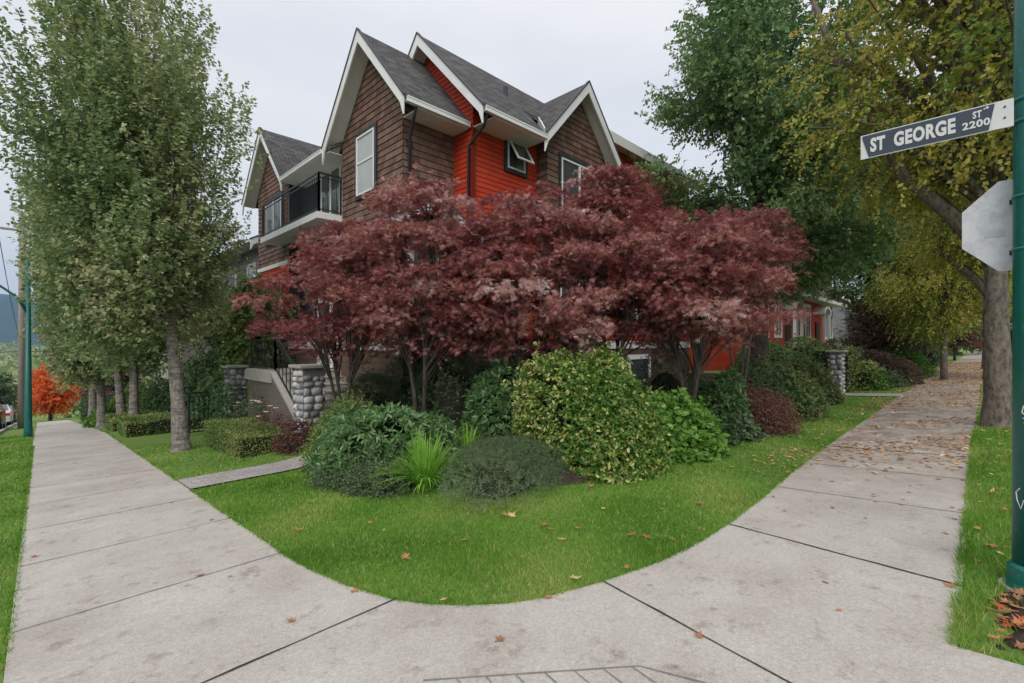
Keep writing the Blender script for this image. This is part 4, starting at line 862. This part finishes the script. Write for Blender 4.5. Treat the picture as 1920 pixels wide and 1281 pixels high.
def broad_tree(nm, bx, by, c, rx, ry, z0, z1, label, twigs, size, trunk_r, bark_m, leaf_m, lim=80, wu=.1, mixr=.45, group=None, fork=.3, shape='diamond', L=.5, droop=.3, nl=15, scat=.35, tz=None, cat='tree', flare=False, lean=1.0, clip=None, tnk=None, shell=.45, limb_r=.06, prof=None, hang=0):
    zb = gz(bx, by); zt = tz or z1 * .75
    trunk = tnk or [(bx + (c[0] - bx) * lean * t_**1.6, by + (c[1] - by) * lean * t_**1.6, zb - .1 + (zt - zb) * t_) for t_ in np.linspace(0, 1, 8)]
    tp = np.array(trunk); n_ = len(trunk); tr_ = [trunk_r * (1 - .8 * i / (n_ - 1)) + .015 for i in range(n_)]
    prof = prof or (lambda h: np.interp(h, [0, .12, .4, .7, .9, 1], [.55, .9, 1, .85, .55, .25])); E = ends_env(lim, c, rx, ry, z0, z1, prof, shell)
    lo = zb + (zt - zb) * fork; hs = np.clip(lo + (E[:, 2] - lo) * rng.uniform(.2, .7, lim), lo, zt); S_ = np.stack([np.interp(hs, tp[:, 2], tp[:, k]) for k in range(3)], 1)
    C_ = (S_ + E) / 2; C_[:, 2] += rng.uniform(.1, .6, lim) * (1 + hang); E[:, 2] -= hang * rng.random(lim)
    return make_tree(nm, label, cat, (bx, by, zb), trunk, tr_, E, S_, C_, dict(twigs=twigs, nl=nl, L=L, size=size, shape=shape, scat=(scat, scat, scat * .7), wt=.5, wo=.5, wu=wu, wr=.5, droop=droop, ldroop=.5, upb=.8, centre=(c[0], c[1], (z0 + z1) / 2 - .5), tmin=.3, kink=.06, flare=flare, clip=clip, mixr=mixr), M[bark_m], M[leaf_m], group, limb_r=limb_r)
bx, by = at(1425, 14.5)
broad_tree('linden_tree', bx, by, (bx + .4, by + .2), 3.3, 3.3, 3.6, 16, 'large dark green leafy tree towering behind the right end of the maples', 10500, .105, .26, 'bark_dark', 'l_linden', 110, shape='oval', nl=14, clip=lambda P: ~(((P[:, 0] - P[:, 1]) / 2**.5 < (bx - by) / 2**.5 - 2.0 - .35 * (P[:, 2] - 5.5)) & (P[:, 2] < 6.8)))
# two trees overlapping it behind
bx2, by2 = at(1717, 26)
broad_tree('linden_tree', bx2, by2, (bx2 - 1.5, by2 + 2), 4.0, 4.0, 4.2, 15, 'dark green tree behind the street sign, over the row house', 5600, .14, .26, 'bark_dark', 'l_linden', 70, shape='oval')
# gold elm by the pole
tnk = [(12.85, -.2, -.15), (12.85, -.2, .6), (12.83, -.16, 1.8), (12.8, -.15, 3.0), (12.85, -.2, 4.4), (13.1, -.4, 6.0), (13.3, -.5, 8.2), (13.4, -.5, 10)]
t1 = broad_tree('elm_tree', 12.85, -.2, (12.6, .35), 4.4, 2.5, 5.2, 11, 'olive and gold elm with thick grey trunk next to the green pole', 4600, .08, .215, 'bark_grey', 'l_gold', 100, wu=-.05, group='elms lining the right street', fork=.32, droop=.7, scat=.4, flare=True, tnk=tnk, tz=9, limb_r=.09, hang=.35, shape='diamond', mixr=.7)
B = MB(); B.tube([(12.8, -.15, 3.1), (12.5, .45, 4.1), (12.15, 1.1, 4.9), (11.9, 1.6, 6.2), (11.7, 2.2, 7.6), (11.4, 2.6, 9)], [.14, .12, .11, .095, .07, .04], 10, wob=.05); B.build('limb', M['bark_grey'], t1, smooth=True)
for k, (x, y, sc, lb) in enumerate(((21.5, -.35, .9, 'second golden elm up the right street'), (31, -.2, 1.0, 'third golden elm up the right street'), (42, -.1, 1.0, 'fourth golden elm up the right street, its bare trunk showing'), (56, -.2, 1.1, 'fifth golden elm, far up the right street'), (75, -.2, 1.1, 'sixth golden elm, farthest up the right street'))):
    # the copy's parts hang from its own Empty, so only the Empty moves
    copy_tree(t1, (x, y, gz(x, y)), .0 + k * 1.3, (sc, sc, sc), lb)
rng = np.random.default_rng(8)
bx, by = at(1735, 27)
broad_tree('young_tree', bx, by, (bx, by), 2.0, 2.0, 1.8, 6, 'yellow green young tree on the right, behind the round clipped bush', 1800, .11, .1, 'bark_dark', 'l_hedge', 40)
bx, by = at(1655, 26)
broad_tree('plum_tree', bx, by, (bx, by), 1.7, 1.7, 1.5, 4.0, 'low purple brown plum tree in front of the pale row house', 2400, .08, .09, 'bark_dark', 'l_plum', 50)
bx, by = at(1790, 50)
broad_tree('plum_tree', bx, by, (bx, by), 2.8, 2.8, 1.5, 5.5, 'reddish plum tree far up the right street beyond the dark hedge', 1500, .15, .12, 'bark_dark', 'l_maple2', 40)
bx, by = at(1700, 42)
broad_tree('linden_tree', bx, by, (bx, by), 4.2, 4.2, 2.5, 13, 'far green tree filling the gap over the right gardens', 2600, .2, .25, 'bark_dark', 'l_linden', 60)
# golden branches of a neighbour elm
bx, by = at(1770, 22)
broad_tree('elm_tree', bx, by, (bx, by), 2.6, 2.6, 2.9, 7.5, 'dry golden garden tree hanging over the right sidewalk', 3000, .1, .13, 'bark_grey', 'l_gold', 60, droop=.9, hang=.5, L=.6)
# left distance
bx, by = .6, 54
broad_tree('maple_tree', bx, by, (bx, by), 1.15, 1.15, -3.6, -.5, 'blazing orange red tree at the bottom of the left street', 1500, .13, .12, 'bark_dark', 'l_orange', 50)
for bx, by, r_, z0, z1, lf, lb, tw in ((3.4, 41, 1.5, -2.9, 3.2, 'l_plum', 'brownish shrub tree between the orange tree and the columnar trees', 1200), (4.8, 19, 1.2, -.3, 3.1, 'l_dark', 'dark evergreen tree between the pale trunk and the stone pillar', 2600), (5.2, 17.3, .8, .2, 3.7, 'l_hedge', 'bushy green tree right against the left side of the townhouse', 2200),
                                      (-6, 90, 5, -8, -1, 'l_dark', 'dark conifer mass behind the parked cars', 900), (-14, 125, 6, -12, -3, 'l_linden', 'distant green tree below the pink roof', 900), (3, 64, 3.5, -6, 3, 'l_green', 'far tree behind the orange one', 1200), (9, 33, 2.6, -1, 6, 'l_dark', 'dark tree behind the grey house', 1400), (-9, 75, 3.5, -7, -3, 'l_green', 'rounded garden tree across the left street', 900)):
    broad_tree('garden_tree', bx, by, (bx, by), r_, r_, z0, z1, lb, tw, .06 + by * .002, .1, 'bark_dark', lf, 40, L=.4)

for k, (bx, by, r_, z1, lb, lf) in enumerate(((98, 5, 7, 11, 'far leafy tree closing the right street, left one', 'l_green'), (112, -3, 7, 12, 'far leafy tree closing the right street, middle one', 'l_plum'), (104, -12, 8, 13, 'far leafy tree closing the right street, right one', 'l_linden'))):
    broad_tree('street_end_tree', bx, by, (bx, by), r_, r_, .6, z1, lb, 1500, .4, .3, 'bark_dark', lf, 50, L=1.2)
n = 330; cy = 110 + 1500 * rng.random(n)**2; cx = rng.uniform(-.22, .12, n) * cy; m = 170; rr_ = rng.uniform(3, 5.5, n) * (1 + cy / 500)
D = nrm(rv(n * m)); D[:, 2] = np.abs(D[:, 2]); C0 = np.stack([cx, cy, np.array([gz(a, b_) for a, b_ in zip(cx, cy)])], 1)
P_ = np.repeat(C0, m, 0) + D * np.repeat(rr_, m)[:, None] * rng.uniform(.75, 1, (n * m, 1)) * np.array([1, 1, 1.25])
o = link_mesh('distant_wood', leaf_mesh('distant_wood', P_, rv(n * m), D + .4 * rv(n * m), np.repeat(rr_ / 3.6, m) * rng.uniform(.6, 1.3, n * m), 'oval', np.clip(np.repeat(rng.random(n), m) * .7 + .3 * rng.random(n * m), 0, 1)), M['l_green'])
tag(o, 'mass of far garden trees on the slope below the mountain', 'wood', kind='stuff')

# ---------------------------------------------------------------- purple Japanese maples
def jmaple(px, Z, r, z0, z1, label, twigs, stems=4, seed=0, spread=1.0, mat='l_maple', sx=1.0, topz=.45):
    z0 += .14; twigs = int(twigs * .92)
    bx, by = at(px, Z); zb = gz(bx, by); o = thing('japanese_maple', label, 'tree', (bx, by, zb), 'purple japanese maples in front of the house')
    B = MB(); tops = []
    for k in range(stems):
        th = 2 * math.pi * k / stems + RR.uniform(-.4, .4); rr_ = r * .45; p = [(bx + .06 * math.cos(th), by + .06 * math.sin(th), zb - .05)]
        for t_ in (.25, .5, .75, 1): p.append((bx + rr_ * math.cos(th) * t_**1.3 + RR.uniform(-.06, .06), by + rr_ * math.sin(th) * t_**1.3 + RR.uniform(-.06, .06), zb + (z1 * .72 - zb) * t_))
        B.tube(p, [.042, .036, .03, .022, .014], 8, wob=.05); tops.append(np.array(p))
    B.build('trunk', M['bark_dark'], o, smooth=True)
    n = 52; h = rng.random(n); th = rng.random(n) * 2 * np.pi
    prof = np.interp(h, [0, .25, .6, .85, 1], [.85, 1, .85, .55, .15]); q = .25 + .75 * rng.random(n)**.6
    h = np.round(h * 6) / 6 * .5 + h * .5
    E = np.stack([bx + r * sx * prof * q * np.cos(th), by + r * sx * prof * q * np.sin(th), z0 + (z1 - z0) * h + .12 * np.sin(5 * th)], 1)
    S_ = np.zeros((n, 3))
    for i in range(n):
        d_ = [np.linalg.norm(tp[-1][:2] - E[i][:2]) for tp in tops]; tp = tops[int(np.argmin(d_))]; hh = min(max(zb + .45 * (E[i, 2] - zb) + .2, zb + .5), tp[-1][2])
        S_[i] = [np.interp(hh, tp[:, 2], tp[:, k]) for k in range(3)]
    C_ = (S_ + E) / 2; C_[:, 2] += .35
    Lb = MB()
    for k in range(n):
        pts = bez(S_[k][None], C_[k][None], E[k][None], np.linspace(0, 1, 6)); pts[1:-1] += rng.normal(size=(4, 3)) * .03
        Lb.tube([tuple(p) for p in pts], [.02 * (1 - .8 * q_) + .002 for q_ in np.linspace(0, 1, 6)], 5, cap=False)
    Lb.build('branches', M['bark_dark'], o, smooth=True)
    k = rng.integers(0, n, twigs); twigs = int(twigs * 1.22); k = rng.integers(0, n, twigs); inner = rng.random(twigs) < .3; t_ = np.where(inner, .35 + .5 * rng.random(twigs), 1.0)[:, None]
    P_ = S_[k] * (1 - t_)**2 + C_[k] * 2 * t_ * (1 - t_) + E[k] * t_ * t_
    th_ = rng.random(twigs) * 2 * np.pi; pr = (.38 + .16 * np.sin(k * 7.1)) * rng.random(twigs)**.5; off = np.stack([np.cos(th_) * pr, np.sin(th_) * pr, -.35 * pr**2 + rng.normal(size=twigs) * .055], 1)
    P_ = P_ + np.where(inner[:, None], rv(twigs) * np.array([.12, .12, .05]), off)
    out = P_ - np.array([bx, by, z0]); out[:, 2] *= .15; ro = off * np.array([1, 1, 0]); d = nrm(nrm(out) * .45 + nrm(ro + 1e-6) * .6 + rv(twigs) * np.array([.4, .4, .10]) + np.array([0, 0, .05]))
    A = spray(P_, d, .26, 10, .066, .45, .4, 1.3, .35, rng.random(n)[k], mixr=.55)
    link_mesh('crown', leaf_mesh('crown', A[0], A[1], A[2], A[3], 'palmate', A[4]), M[mat], o)
    return o
rng = np.random.default_rng(21)
jmaple(640, 9.0, 1.35, 1.6, 3.75, 'purple japanese maple at the left end of the row, in front of the steps', 2000)
jmaple(790, 8.4, 1.35, 1.6, 4.4, 'multi stemmed purple maple, second from the left, under the brown gable', 2700)
jmaple(985, 8.2, 1.35, 1.55, 4.1, 'reddish purple maple in the middle, behind the variegated bush', 2600)
jmaple(1150, 8.9, 1.35, 1.75, 4.65, 'tall purple maple under the small right gable', 2600)
jmaple(1295, 8.3, 1.4, 1.65, 3.75, 'purple maple with a bare slim trunk at the right end of the row', 2500, 3)
jmaple(1390, 11.0, 1.4, 2.9, 4.7, 'purple maple furthest right, its crown reaching under the big green tree', 1500, 3)

# ---------------------------------------------------------------- shrubs in the corner bed
rng = np.random.default_rng(31)
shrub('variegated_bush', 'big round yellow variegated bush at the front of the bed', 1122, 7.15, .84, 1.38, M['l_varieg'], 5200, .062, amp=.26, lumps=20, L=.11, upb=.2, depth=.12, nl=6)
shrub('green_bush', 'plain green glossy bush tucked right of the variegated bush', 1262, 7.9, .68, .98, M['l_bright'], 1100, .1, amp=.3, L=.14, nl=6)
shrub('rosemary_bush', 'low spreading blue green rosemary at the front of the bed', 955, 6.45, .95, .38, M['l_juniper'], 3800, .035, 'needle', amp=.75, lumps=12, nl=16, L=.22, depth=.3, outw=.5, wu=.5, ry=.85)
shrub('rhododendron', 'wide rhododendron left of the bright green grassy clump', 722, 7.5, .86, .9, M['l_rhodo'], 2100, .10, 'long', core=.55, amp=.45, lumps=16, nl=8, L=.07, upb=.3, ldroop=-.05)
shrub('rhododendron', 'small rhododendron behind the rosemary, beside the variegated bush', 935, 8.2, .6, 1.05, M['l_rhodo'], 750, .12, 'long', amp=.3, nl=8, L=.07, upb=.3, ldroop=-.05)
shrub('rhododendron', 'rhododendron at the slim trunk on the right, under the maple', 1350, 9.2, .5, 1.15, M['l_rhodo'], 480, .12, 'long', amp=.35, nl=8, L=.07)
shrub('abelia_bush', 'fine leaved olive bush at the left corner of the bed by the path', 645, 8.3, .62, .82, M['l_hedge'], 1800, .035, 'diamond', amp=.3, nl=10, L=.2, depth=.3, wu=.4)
for px, Z, rx, h, lb in ((695, 6.75, .5, .24, 'dark low cotoneaster, middle one along the front edge of the bed'), (645, 7.4, .42, .32, 'dark low cotoneaster under the olive bush at the path'), (660, 6.95, .5, .3, 'dark low cotoneaster at the path end of the bed'), (722, 6.4, .5, .26, 'dark low cotoneaster in front of the wide rhododendron')):
    shrub('cotoneaster', lb, px, Z, rx, h, M['l_juniper'], 1000, .03, 'diamond', amp=.35, nl=10, L=.16, depth=.3, core=.7)
for px, Z, rx, h, lb in ((850, 9.0, .8, 1.15, 'dark evergreen behind the grassy clump, under the second maple'), (1040, 9.8, .9, 1.45, 'dark evergreen behind the variegated bush, under the middle maple'), (1250, 9.9, .9, 1.4, 'dark evergreen by the slim trunk, under the right maple'), (700, 10.2, .7, 1.2, 'dark evergreen between the steps and the second maple'), (1420, 11.8, .9, 1.3, 'dark evergreen under the far right maple'), (800, 11.3, .9, 1.3, 'dark evergreen against the brown base wall'), (930, 11.5, .9, 1.35, 'dark evergreen against the brown base wall, right one')):
    shrub('yew_bush', lb, px, Z, rx, h, M['l_dark'], 1300, .05, 'long', amp=.3, nl=9, L=.14)
# grassy clump
def blades(name, label, px, Z, n, L, wd, mat, cat='plant', spread=.9):
    x, y = at(px, Z); z = gz(x, y) + .02; o = thing(name, label, cat, (x, y, z)); B = MB(); rn = []
    for k in range(n):
        th = RR.uniform(0, 6.283); el = RR.uniform(.1, 1) * spread; l_ = L * RR.uniform(.6, 1.1); d = Vector((math.cos(th), math.sin(th), 0)); s_ = Vector((-d.y, d.x, 0)) * wd
        p = Vector((x, y, z)) + d * RR.uniform(0, .12); pts = []
        for i in range(6):
            t_ = i / 5; q = p + d * l_ * el * (t_**1.2) + Vector((0, 0, l_ * (t_ * (1.15 - .25 * el) - .75 * el * t_ * t_))); ww = (1 - t_**2.2) * .9 + .06; pts += [q - s_ * ww, q + s_ * ww]
        B.add(pts, [[2 * i, 2 * i + 1, 2 * i + 3, 2 * i + 2] for i in range(5)]); rn += [RR.random()] * 5
    f = B.build('foliage', mat, o, smooth=True); a_ = f.data.attributes.new('rnd', 'FLOAT', 'FACE'); a_.data.foreach_set('value', rn); return o
blades('daylily_clump', 'bright yellow green daylily clump arching between rhododendron and rosemary', 800, 6.05, 420, .80, .011, M['l_lily'], spread=.98)
blades('daylily_clump', 'small daylily tuft behind the rosemary', 880, 7.2, 90, .5, .01, M['l_lily'])
# front plants along the right edge of the bed
shrub('laceleaf_maple', 'low weeping burgundy laceleaf maple on the right of the bed', 1412, 9.9, .75, .78, M['l_maple2'], 1500, .05, 'long', amp=.2, nl=10, L=.25, ldroop=.6, wu=-.2, depth=.3)
for px, Z, rx, h, m_, lb in ((1380, 8.95, .4, .42, 'l_juniper', 'small grey green perennial in front of the laceleaf maple'), (1345, 8.6, .3, .3, 'l_dark', 'dark low perennial at the lawn edge near the slim trunk'), (1475, 11.6, .4, .35, 'l_dark', 'dark low perennial beyond the laceleaf maple'), (1290, 7.45, .22, .3, 'l_bright', 'small light green hellebore at the foot of the glossy bush')):
    shrub('perennial', lb, px, Z, rx, h, M[m_], 320, .07, amp=.4, nl=6, L=.12, cat='plant')
shrub('heather_hedge', 'wide dark green bush with reddish tips by the right gate', 1450, 12.2, 1.15, 1.15, M['l_berry'], 2400, .06, amp=.25, nl=9, L=.15, lumps=18)
shrub('heather_hedge', 'rounded green bush with reddish tips touching the right gate pillar', 1492, 14.8, 1.0, 1.25, M['l_berry'], 1800, .06, amp=.25, nl=9, L=.15)
hedge('yew_hedge', 'tall clipped green hedge just behind the right stone gate pillar', 20.9, 3.5, 22.6, 4.7, 1.55, M['l_hedge'], 3500, .06, jit=.06)
shrub('pieris_bush', 'pale yellow green bush in front of the brown mound on the right', 1625, 18.6, .75, .75, M['l_varieg'], 500, .1, nl=6, amp=.4)
shrub('mound_bush', 'brownish green domed bush near the second right path', 1655, 21.0, 1.15, 1.35, M['l_plum'], 1500, .06, nl=10, amp=.15)
shrub('mound_bush', 'dark green low bush at the foot of the brownish dome', 1640, 19.8, .9, .7, M['l_juniper'], 900, .07, nl=8, amp=.2)
shrub('ball_bush', 'bright green round clipped bush behind the brownish dome', 1680, 25.5, 1.4, 1.65, M['l_bright'], 1500, .08, nl=8, amp=.1)
hedge('box_hedge', 'dark green clipped box hedge far up the right sidewalk', 36, 2.9, 40, 5.2, 1.5, M['l_dark'], 4200, .1, jit=.08)
hedge('box_hedge', 'second dark hedge farther up the right sidewalk', 47, 2.6, 52, 4.0, 1.5, M['l_dark'], 2500, .12, jit=.1)
for x, y, rx, lb in ((24.6, 7.4, 1.2, 'green bush below the row house steps, left one'), (29.5, 6.9, 1.3, 'green bush below the row house windows, middle one'), (34.5, 6.6, 1.4, 'green bush below the row house porch, right one')):
    shrub('garden_bush', lb, 0, 0, rx, 1.35, M['l_linden'], 1100, .08, loc=(x, y), nl=8, amp=.25)
# left-hand gardens
hedge('box_hedge', 'low box hedge with yellowish top in front of the roses', 2.75, 10.3, 3.75, 13.1, .5, M['l_hedge'], 16000, .028, zb=gz(3.2, 11.6) - .02)
hedge('box_hedge', 'long low box hedge around the middle pair of trunks', 1.75, 17.6, 4.5, 19.6, .5, M['l_hedge'], 9000, .04, zb=gz(2.2, 18.3) - .05)
hedge('box_hedge', 'short low box hedge beyond the long one, next to the sidewalk', 1.7, 20.6, 3.4, 22.5, .5, M['l_hedge'], 5000, .05, zb=gz(2, 21.3) - .05)
hedge('box_hedge', 'dark tall hedge at the far end of the left sidewalk', 1.75, 33.5, 3.2, 37.5, 1.2, M['l_dark'], 3500, .09, jit=.06, zb=gz(2, 35.5))
shrub('fern_bush', 'bright green spreading bush beside the far left sidewalk', 0, 0, .95, .75, M['l_bright'], 900, .11, loc=(2.5, 27.2), nl=8, amp=.3)
shrub('fern_bush', 'feathery green bush leaning over behind the bright one', 0, 0, 1.1, 1.75, M['l_hedge'], 1300, .09, loc=(3.4, 29.5), nl=8, amp=.35, L=.3)
for x, y, rx, h, m_, lb in ((4.4, 21, 1.1, 1.6, 'l_dark', 'dark bush behind the long box hedge'), (3.8, 24.6, 1.2, 1.7, 'l_linden', 'green bush behind the middle pair of trunks'), (5.2, 14.9, .8, 1.2, 'l_dark', 'dark bush beside the porch floor'), (4.2, 18.0, .8, 1.5, 'l_rhodo', 'green bush left of the iron gate')):
    shrub('garden_bush', lb, 0, 0, rx, h, M[m_], 1300, .08, loc=(x, y), nl=8, amp=.3)
rb = shrub('rose_bush', 'straggly rose bush with pale pink blooms against the stucco wall', 0, 0, .55, 1.15, M['l_juniper'], 260, .05, 'oval', loc=(3.85, 13.4), nl=7, amp=.5, core=0, L=.3, depth=.6)
rb2 = shrub('rose_bush', 'low rose bush with pale blooms just left of the stone pillar', 0, 0, .5, .75, M['l_maple2'], 200, .04, 'oval', loc=(3.75, 11.5), nl=7, amp=.5, core=0, L=.25, depth=.6)
for o, (x, y, z) in ((rb, (3.8, 13.2, .0)), (rb2, (3.7, 11.5, -.1))):
    for k in range(7):
        q = Vector((x + RR.uniform(-.35, .15), y + RR.uniform(-.7, .7), z + RR.uniform(-.15, .45))); B = MB()
        for r_ in range(6):
            th = r_ * 1.05; d = Vector((math.cos(th), math.sin(th), .4)) * .035; B.add([q, q + d + Vector((.02, 0, .02)), q + d * 1.5, q + d + Vector((-.02, .01, .02))], [[0, 1, 2, 3]])
        B.build('bloom', M['petal'], o)
shrub('climbing_rose', 'leafy green climber half covering the far stone pillar', 0, 0, .3, 1.6, M['l_rhodo'], 420, .05, loc=(3.85, 15.7), nl=7, amp=.5, core=0, L=.2, depth=.6)
shrub('barberry_bush', 'small brownish red bush at the corner of the box hedge and the path', 0, 0, .38, .55, M['l_maple2'], 500, .035, 'diamond', loc=(3.7, 9.85), nl=8, amp=.3)

# ---------------------------------------------------------------- fallen leaves
def fallen_mesh(kind, mat):
    B = MB()
    if kind == 'maple':
        for k, (an, ln) in enumerate(((-2.0, .45), (-1.1, .75), (-.5, .6), (0, 1.0), (.5, .6), (1.1, .75), (2.0, .45))):
            c_, s_ = math.sin(an), math.cos(an); B.add([(0, 0, .012), (c_ * ln * .55 + s_ * .13, s_ * ln * .55 - c_ * .13, .03), (c_ * ln, s_ * ln, .09 + .04 * (k % 2)), (c_ * ln * .55 - s_ * .13, s_ * ln * .55 + c_ * .13, .035)], [[0, 1, 2, 3]])
        B.tube([(0, 0, .01), (.03, -.5, .05)], [.012, .01], 4)
    else:
        B.add([(0, -.5, .02), (.22, -.2, .08), (.24, .2, .09), (0, .55, .03), (-.24, .2, .09), (-.22, -.2, .07)], [[0, 1, 2, 3], [0, 3, 4, 5]])
    me = bpy.data.meshes.new('fallen_leaf'); me.from_pydata(B.v, [], B.f); me.materials.append(M[mat]); return me
FM = {k: fallen_mesh('maple' if k[0] == 'm' else 'elm', v_) for k, v_ in {'m1': 'dl_orange', 'm2': 'dl_brown', 'm3': 'dl_yellow', 'm4': 'dl_red', 'e1': 'dl_yellow', 'e2': 'dl_orange', 'e3': 'dl_brown'}.items()}
def drop(x, y, kind, size, label, group, lift=.0):
    o = bpy.data.objects.new('fallen_leaf', FM[kind]); COL.objects.link(o); o.location = (x, y, gz(x, y) + lift); o.scale = (size, size, size * RR.uniform(.7, 1.6))
    o.rotation_euler = (RR.uniform(-.25, .25), RR.uniform(-.25, .25), RR.uniform(0, 6.28)); return tag(o, label, 'leaf', group)
LG = ('dry fallen leaf lying on the corner lawn', 'leaves fallen on the corner lawn'); SG_ = ('dry fallen leaf lying on the near concrete sidewalk', 'leaves fallen on the near sidewalk')
for px, py in ((866, 1020), (758, 1050), (1053, 1019), (1034, 999), (1018, 990), (945, 973), (1086, 997), (670, 930), (560, 998), (852, 912), (905, 915), (1310, 948), (1185, 1010), (1212, 1012), (958, 975), (1075, 1093), (1110, 918)):
    x, y = gp(px, py); drop(x, y, RR.choice(['m1', 'm1', 'm2', 'm3']), RR.uniform(.062, .085), *LG, lift=.035)
for px, py in ((695, 985), (980, 1052), (1333, 907), (1400, 895), (1305, 890), (775, 965), (1195, 920), (510, 945), (490, 965), (832, 1134), (1240, 960), (1420, 870), (1450, 850), (1500, 830), (1530, 800), (1130, 960), (720, 1000), (800, 940)):
    x, y = gp(px, py); drop(x, y, RR.choice(['m3', 'e1', 'm1']), RR.uniform(.03, .05), *LG, lift=.035)
for px, py, k, s_ in ((376, 1082, 'm1', .065), (662, 1112, 'm1', .06), (548, 1168, 'm1', .062), (940, 1203, 'm2', .06), (1258, 1014, 'm1', .06), (1178, 1068, 'm1', .055), (1030, 1125, 'm1', .045), (62, 1048, 'm2', .06), (395, 978, 'm2', .05), (320, 945, 'm2', .045), (1548, 1097, 'e1', .06), (1573, 1150, 'e2', .04), (1785, 1105, 'm1', .06), (430, 1085, 'm1', .03), (1310, 1200, 'm2', .05), (1690, 950, 'e3', .05), (1450, 935, 'e3', .05), (1560, 905, 'm1', .06)):
    x, y = gp(px, py); drop(x, y, k, s_, *SG_, lift=.02)
rng2 = random.Random(5)
for i in range(9):
    drop(-.22 - .2 * rng2.random(), 5.2 + 7 * rng2.random(), rng2.choice(['m1', 'e1', 'm2']), rng2.uniform(.03, .055), 'tan leaf on the narrow grass verge at the left edge', 'leaves on the left verge', lift=.035)
for i in range(60):   # heap by the pole
    x, y = 3.55 + rng2.random() * .8, -.02 - rng2.random() * .26; drop(x, y, rng2.choice(['m1', 'm1', 'm2', 'm4']), rng2.uniform(.035, .06), 'orange brown leaf in the heap at the foot of the green pole', 'leaves heaped at the green pole', lift=.02 + rng2.random() * .03)
for i in range(26):
    drop(4.5 + 5 * rng2.random(), .07 - .3 * rng2.random(), rng2.choice(['m1', 'e1', 'm2', 'e2', 'm3']), rng2.uniform(.035, .06), 'tan leaf on the patchy verge between the green pole and the elm trunk', 'leaves on the right verge', lift=.045)
for i in range(90):   # right-hand lawn strip
    x = 6.5 + 12 * rng2.random()**1.1; y = 1.95 + 1.5 * rng2.random(); drop(x, y, rng2.choice(['e1', 'e1', 'm3', 'e2']), rng2.uniform(.03, .055), 'pale yellow leaf lying on the grass strip beside the right sidewalk', 'leaves on the right grass strip', lift=.04)
for i in range(105):
    x = 5.0 + 6.5 * rng2.random()**.6; y = .15 + 1.65 * rng2.random(); drop(x, y, rng2.choice(['e1', 'e2', 'e2', 'e3', 'm1']), rng2.uniform(.03, .06), 'tan elm leaf scattered on the right sidewalk', 'leaves scattered on the right sidewalk', lift=.018)
n = 30000; xx = 6.2 + 53 * rng.random(n)**1.15; yy = rng.uniform(-1.9, 2.5, n); xx2 = rng.normal(10, 2.2, 700); yy2 = rng.uniform(.12, 1.8, 700); xx = np.concatenate([xx, xx2]); yy = np.concatenate([yy, yy2])
dn = .25 + .5 * np.sin(xx * 1.1 + yy) * np.sin(xx * .43 + 1) + .2 * np.sin(yy * 4 + xx * 2.3); k = (rng.random(len(xx)) < np.clip(dn + .15 + (xx - 16) * .04, .03, 1) * np.clip((xx - 6) / 4, .05, 1)) & (xx > 6); xx, yy = xx[k], yy[k]; n = len(xx)
P_ = np.stack([xx, yy, np.array([gz(a, b_) for a, b_ in zip(xx, yy)]) + .022], 1); F = rv(n) * np.array([1, 1, .15]); N_ = rv(n) * .25 + np.array([0, 0, 1])
M['litter'] = leafmat('leaf_litter', [(.28, .15, .08), (.48, .26, .13), (.60, .38, .19), (.68, .52, .28)], rough=.7, trans=.1, gain=1.1)
o = link_mesh('leaf_litter', leaf_mesh('leaf_litter', P_, F, N_, .07 * rng.uniform(.6, 1.4, n), 'oval', rng.random(n)), M['litter']); tag(o, 'carpet of tan and orange elm leaves along the right sidewalk', 'fallen leaves', kind='stuff')
n = 5000; xx = rng.uniform(3.2, 19, n); yy = rng.uniform(3.4, 6, n); P_ = np.stack([xx, yy, np.array([bedz(a, b_) for a, b_ in zip(xx, yy)]) + .01], 1); F = rv(n) * np.array([1, 1, .2]); N_ = rv(n) * .35 + np.array([0, 0, 1])
M['mulch_bits'] = leafmat('mulch_bits', [(.03, .02, .014), (.08, .05, .035), (.16, .10, .06), (.30, .13, .07)], rough=.8, trans=.05)
o = link_mesh('mulch', leaf_mesh('mulch', P_, F, N_, .045 * rng.uniform(.5, 1.5, n), 'long', rng.random(n)), M['mulch_bits']); tag(o, 'dark bark mulch and dead leaves under the shrubs', 'mulch', kind='stuff')

# bare earth beside the pole
B = MB(); nn = 14
B.v = [(3.48 + i * .085, -.62 + j * .047, gz(0, -.62 + j * .047) + .035 * math.tanh(3 * (min(i, nn - 1 - i, j, nn - 1 - j) - 1.5 + math.sin(i * 1.7 + j)) / 3)) for j in range(nn) for i in range(nn)]
B.f = [[j * nn + i, j * nn + i + 1, (j + 1) * nn + i + 1, (j + 1) * nn + i] for j in range(nn - 1) for i in range(nn - 1)]
tag(B.build('bare_soil', M['soil'], smooth=True), kind='structure')
# ---------------------------------------------------------------- air
B = MB(); B.box(-6200, -6200, -32, 6200, 6200, 720); hz = B.build('haze', None)
hm = bpy.data.materials.new('haze'); hm.use_nodes = True; ht = hm.node_tree; ht.nodes.clear()
ho = ht.nodes.new('ShaderNodeOutputMaterial'); hv = ht.nodes.new('ShaderNodeVolumePrincipled'); hv.inputs['Color'].default_value = (.42, .68, 1, 1); hv.inputs['Density'].default_value = .00016; hv.inputs['Anisotropy'].default_value = .0
ht.links.new(hv.outputs[0], ho.inputs['Volume']); hz.data.materials.append(hm); tag(hz, 'thin bluish air toward the mountain', 'haze', kind='stuff')
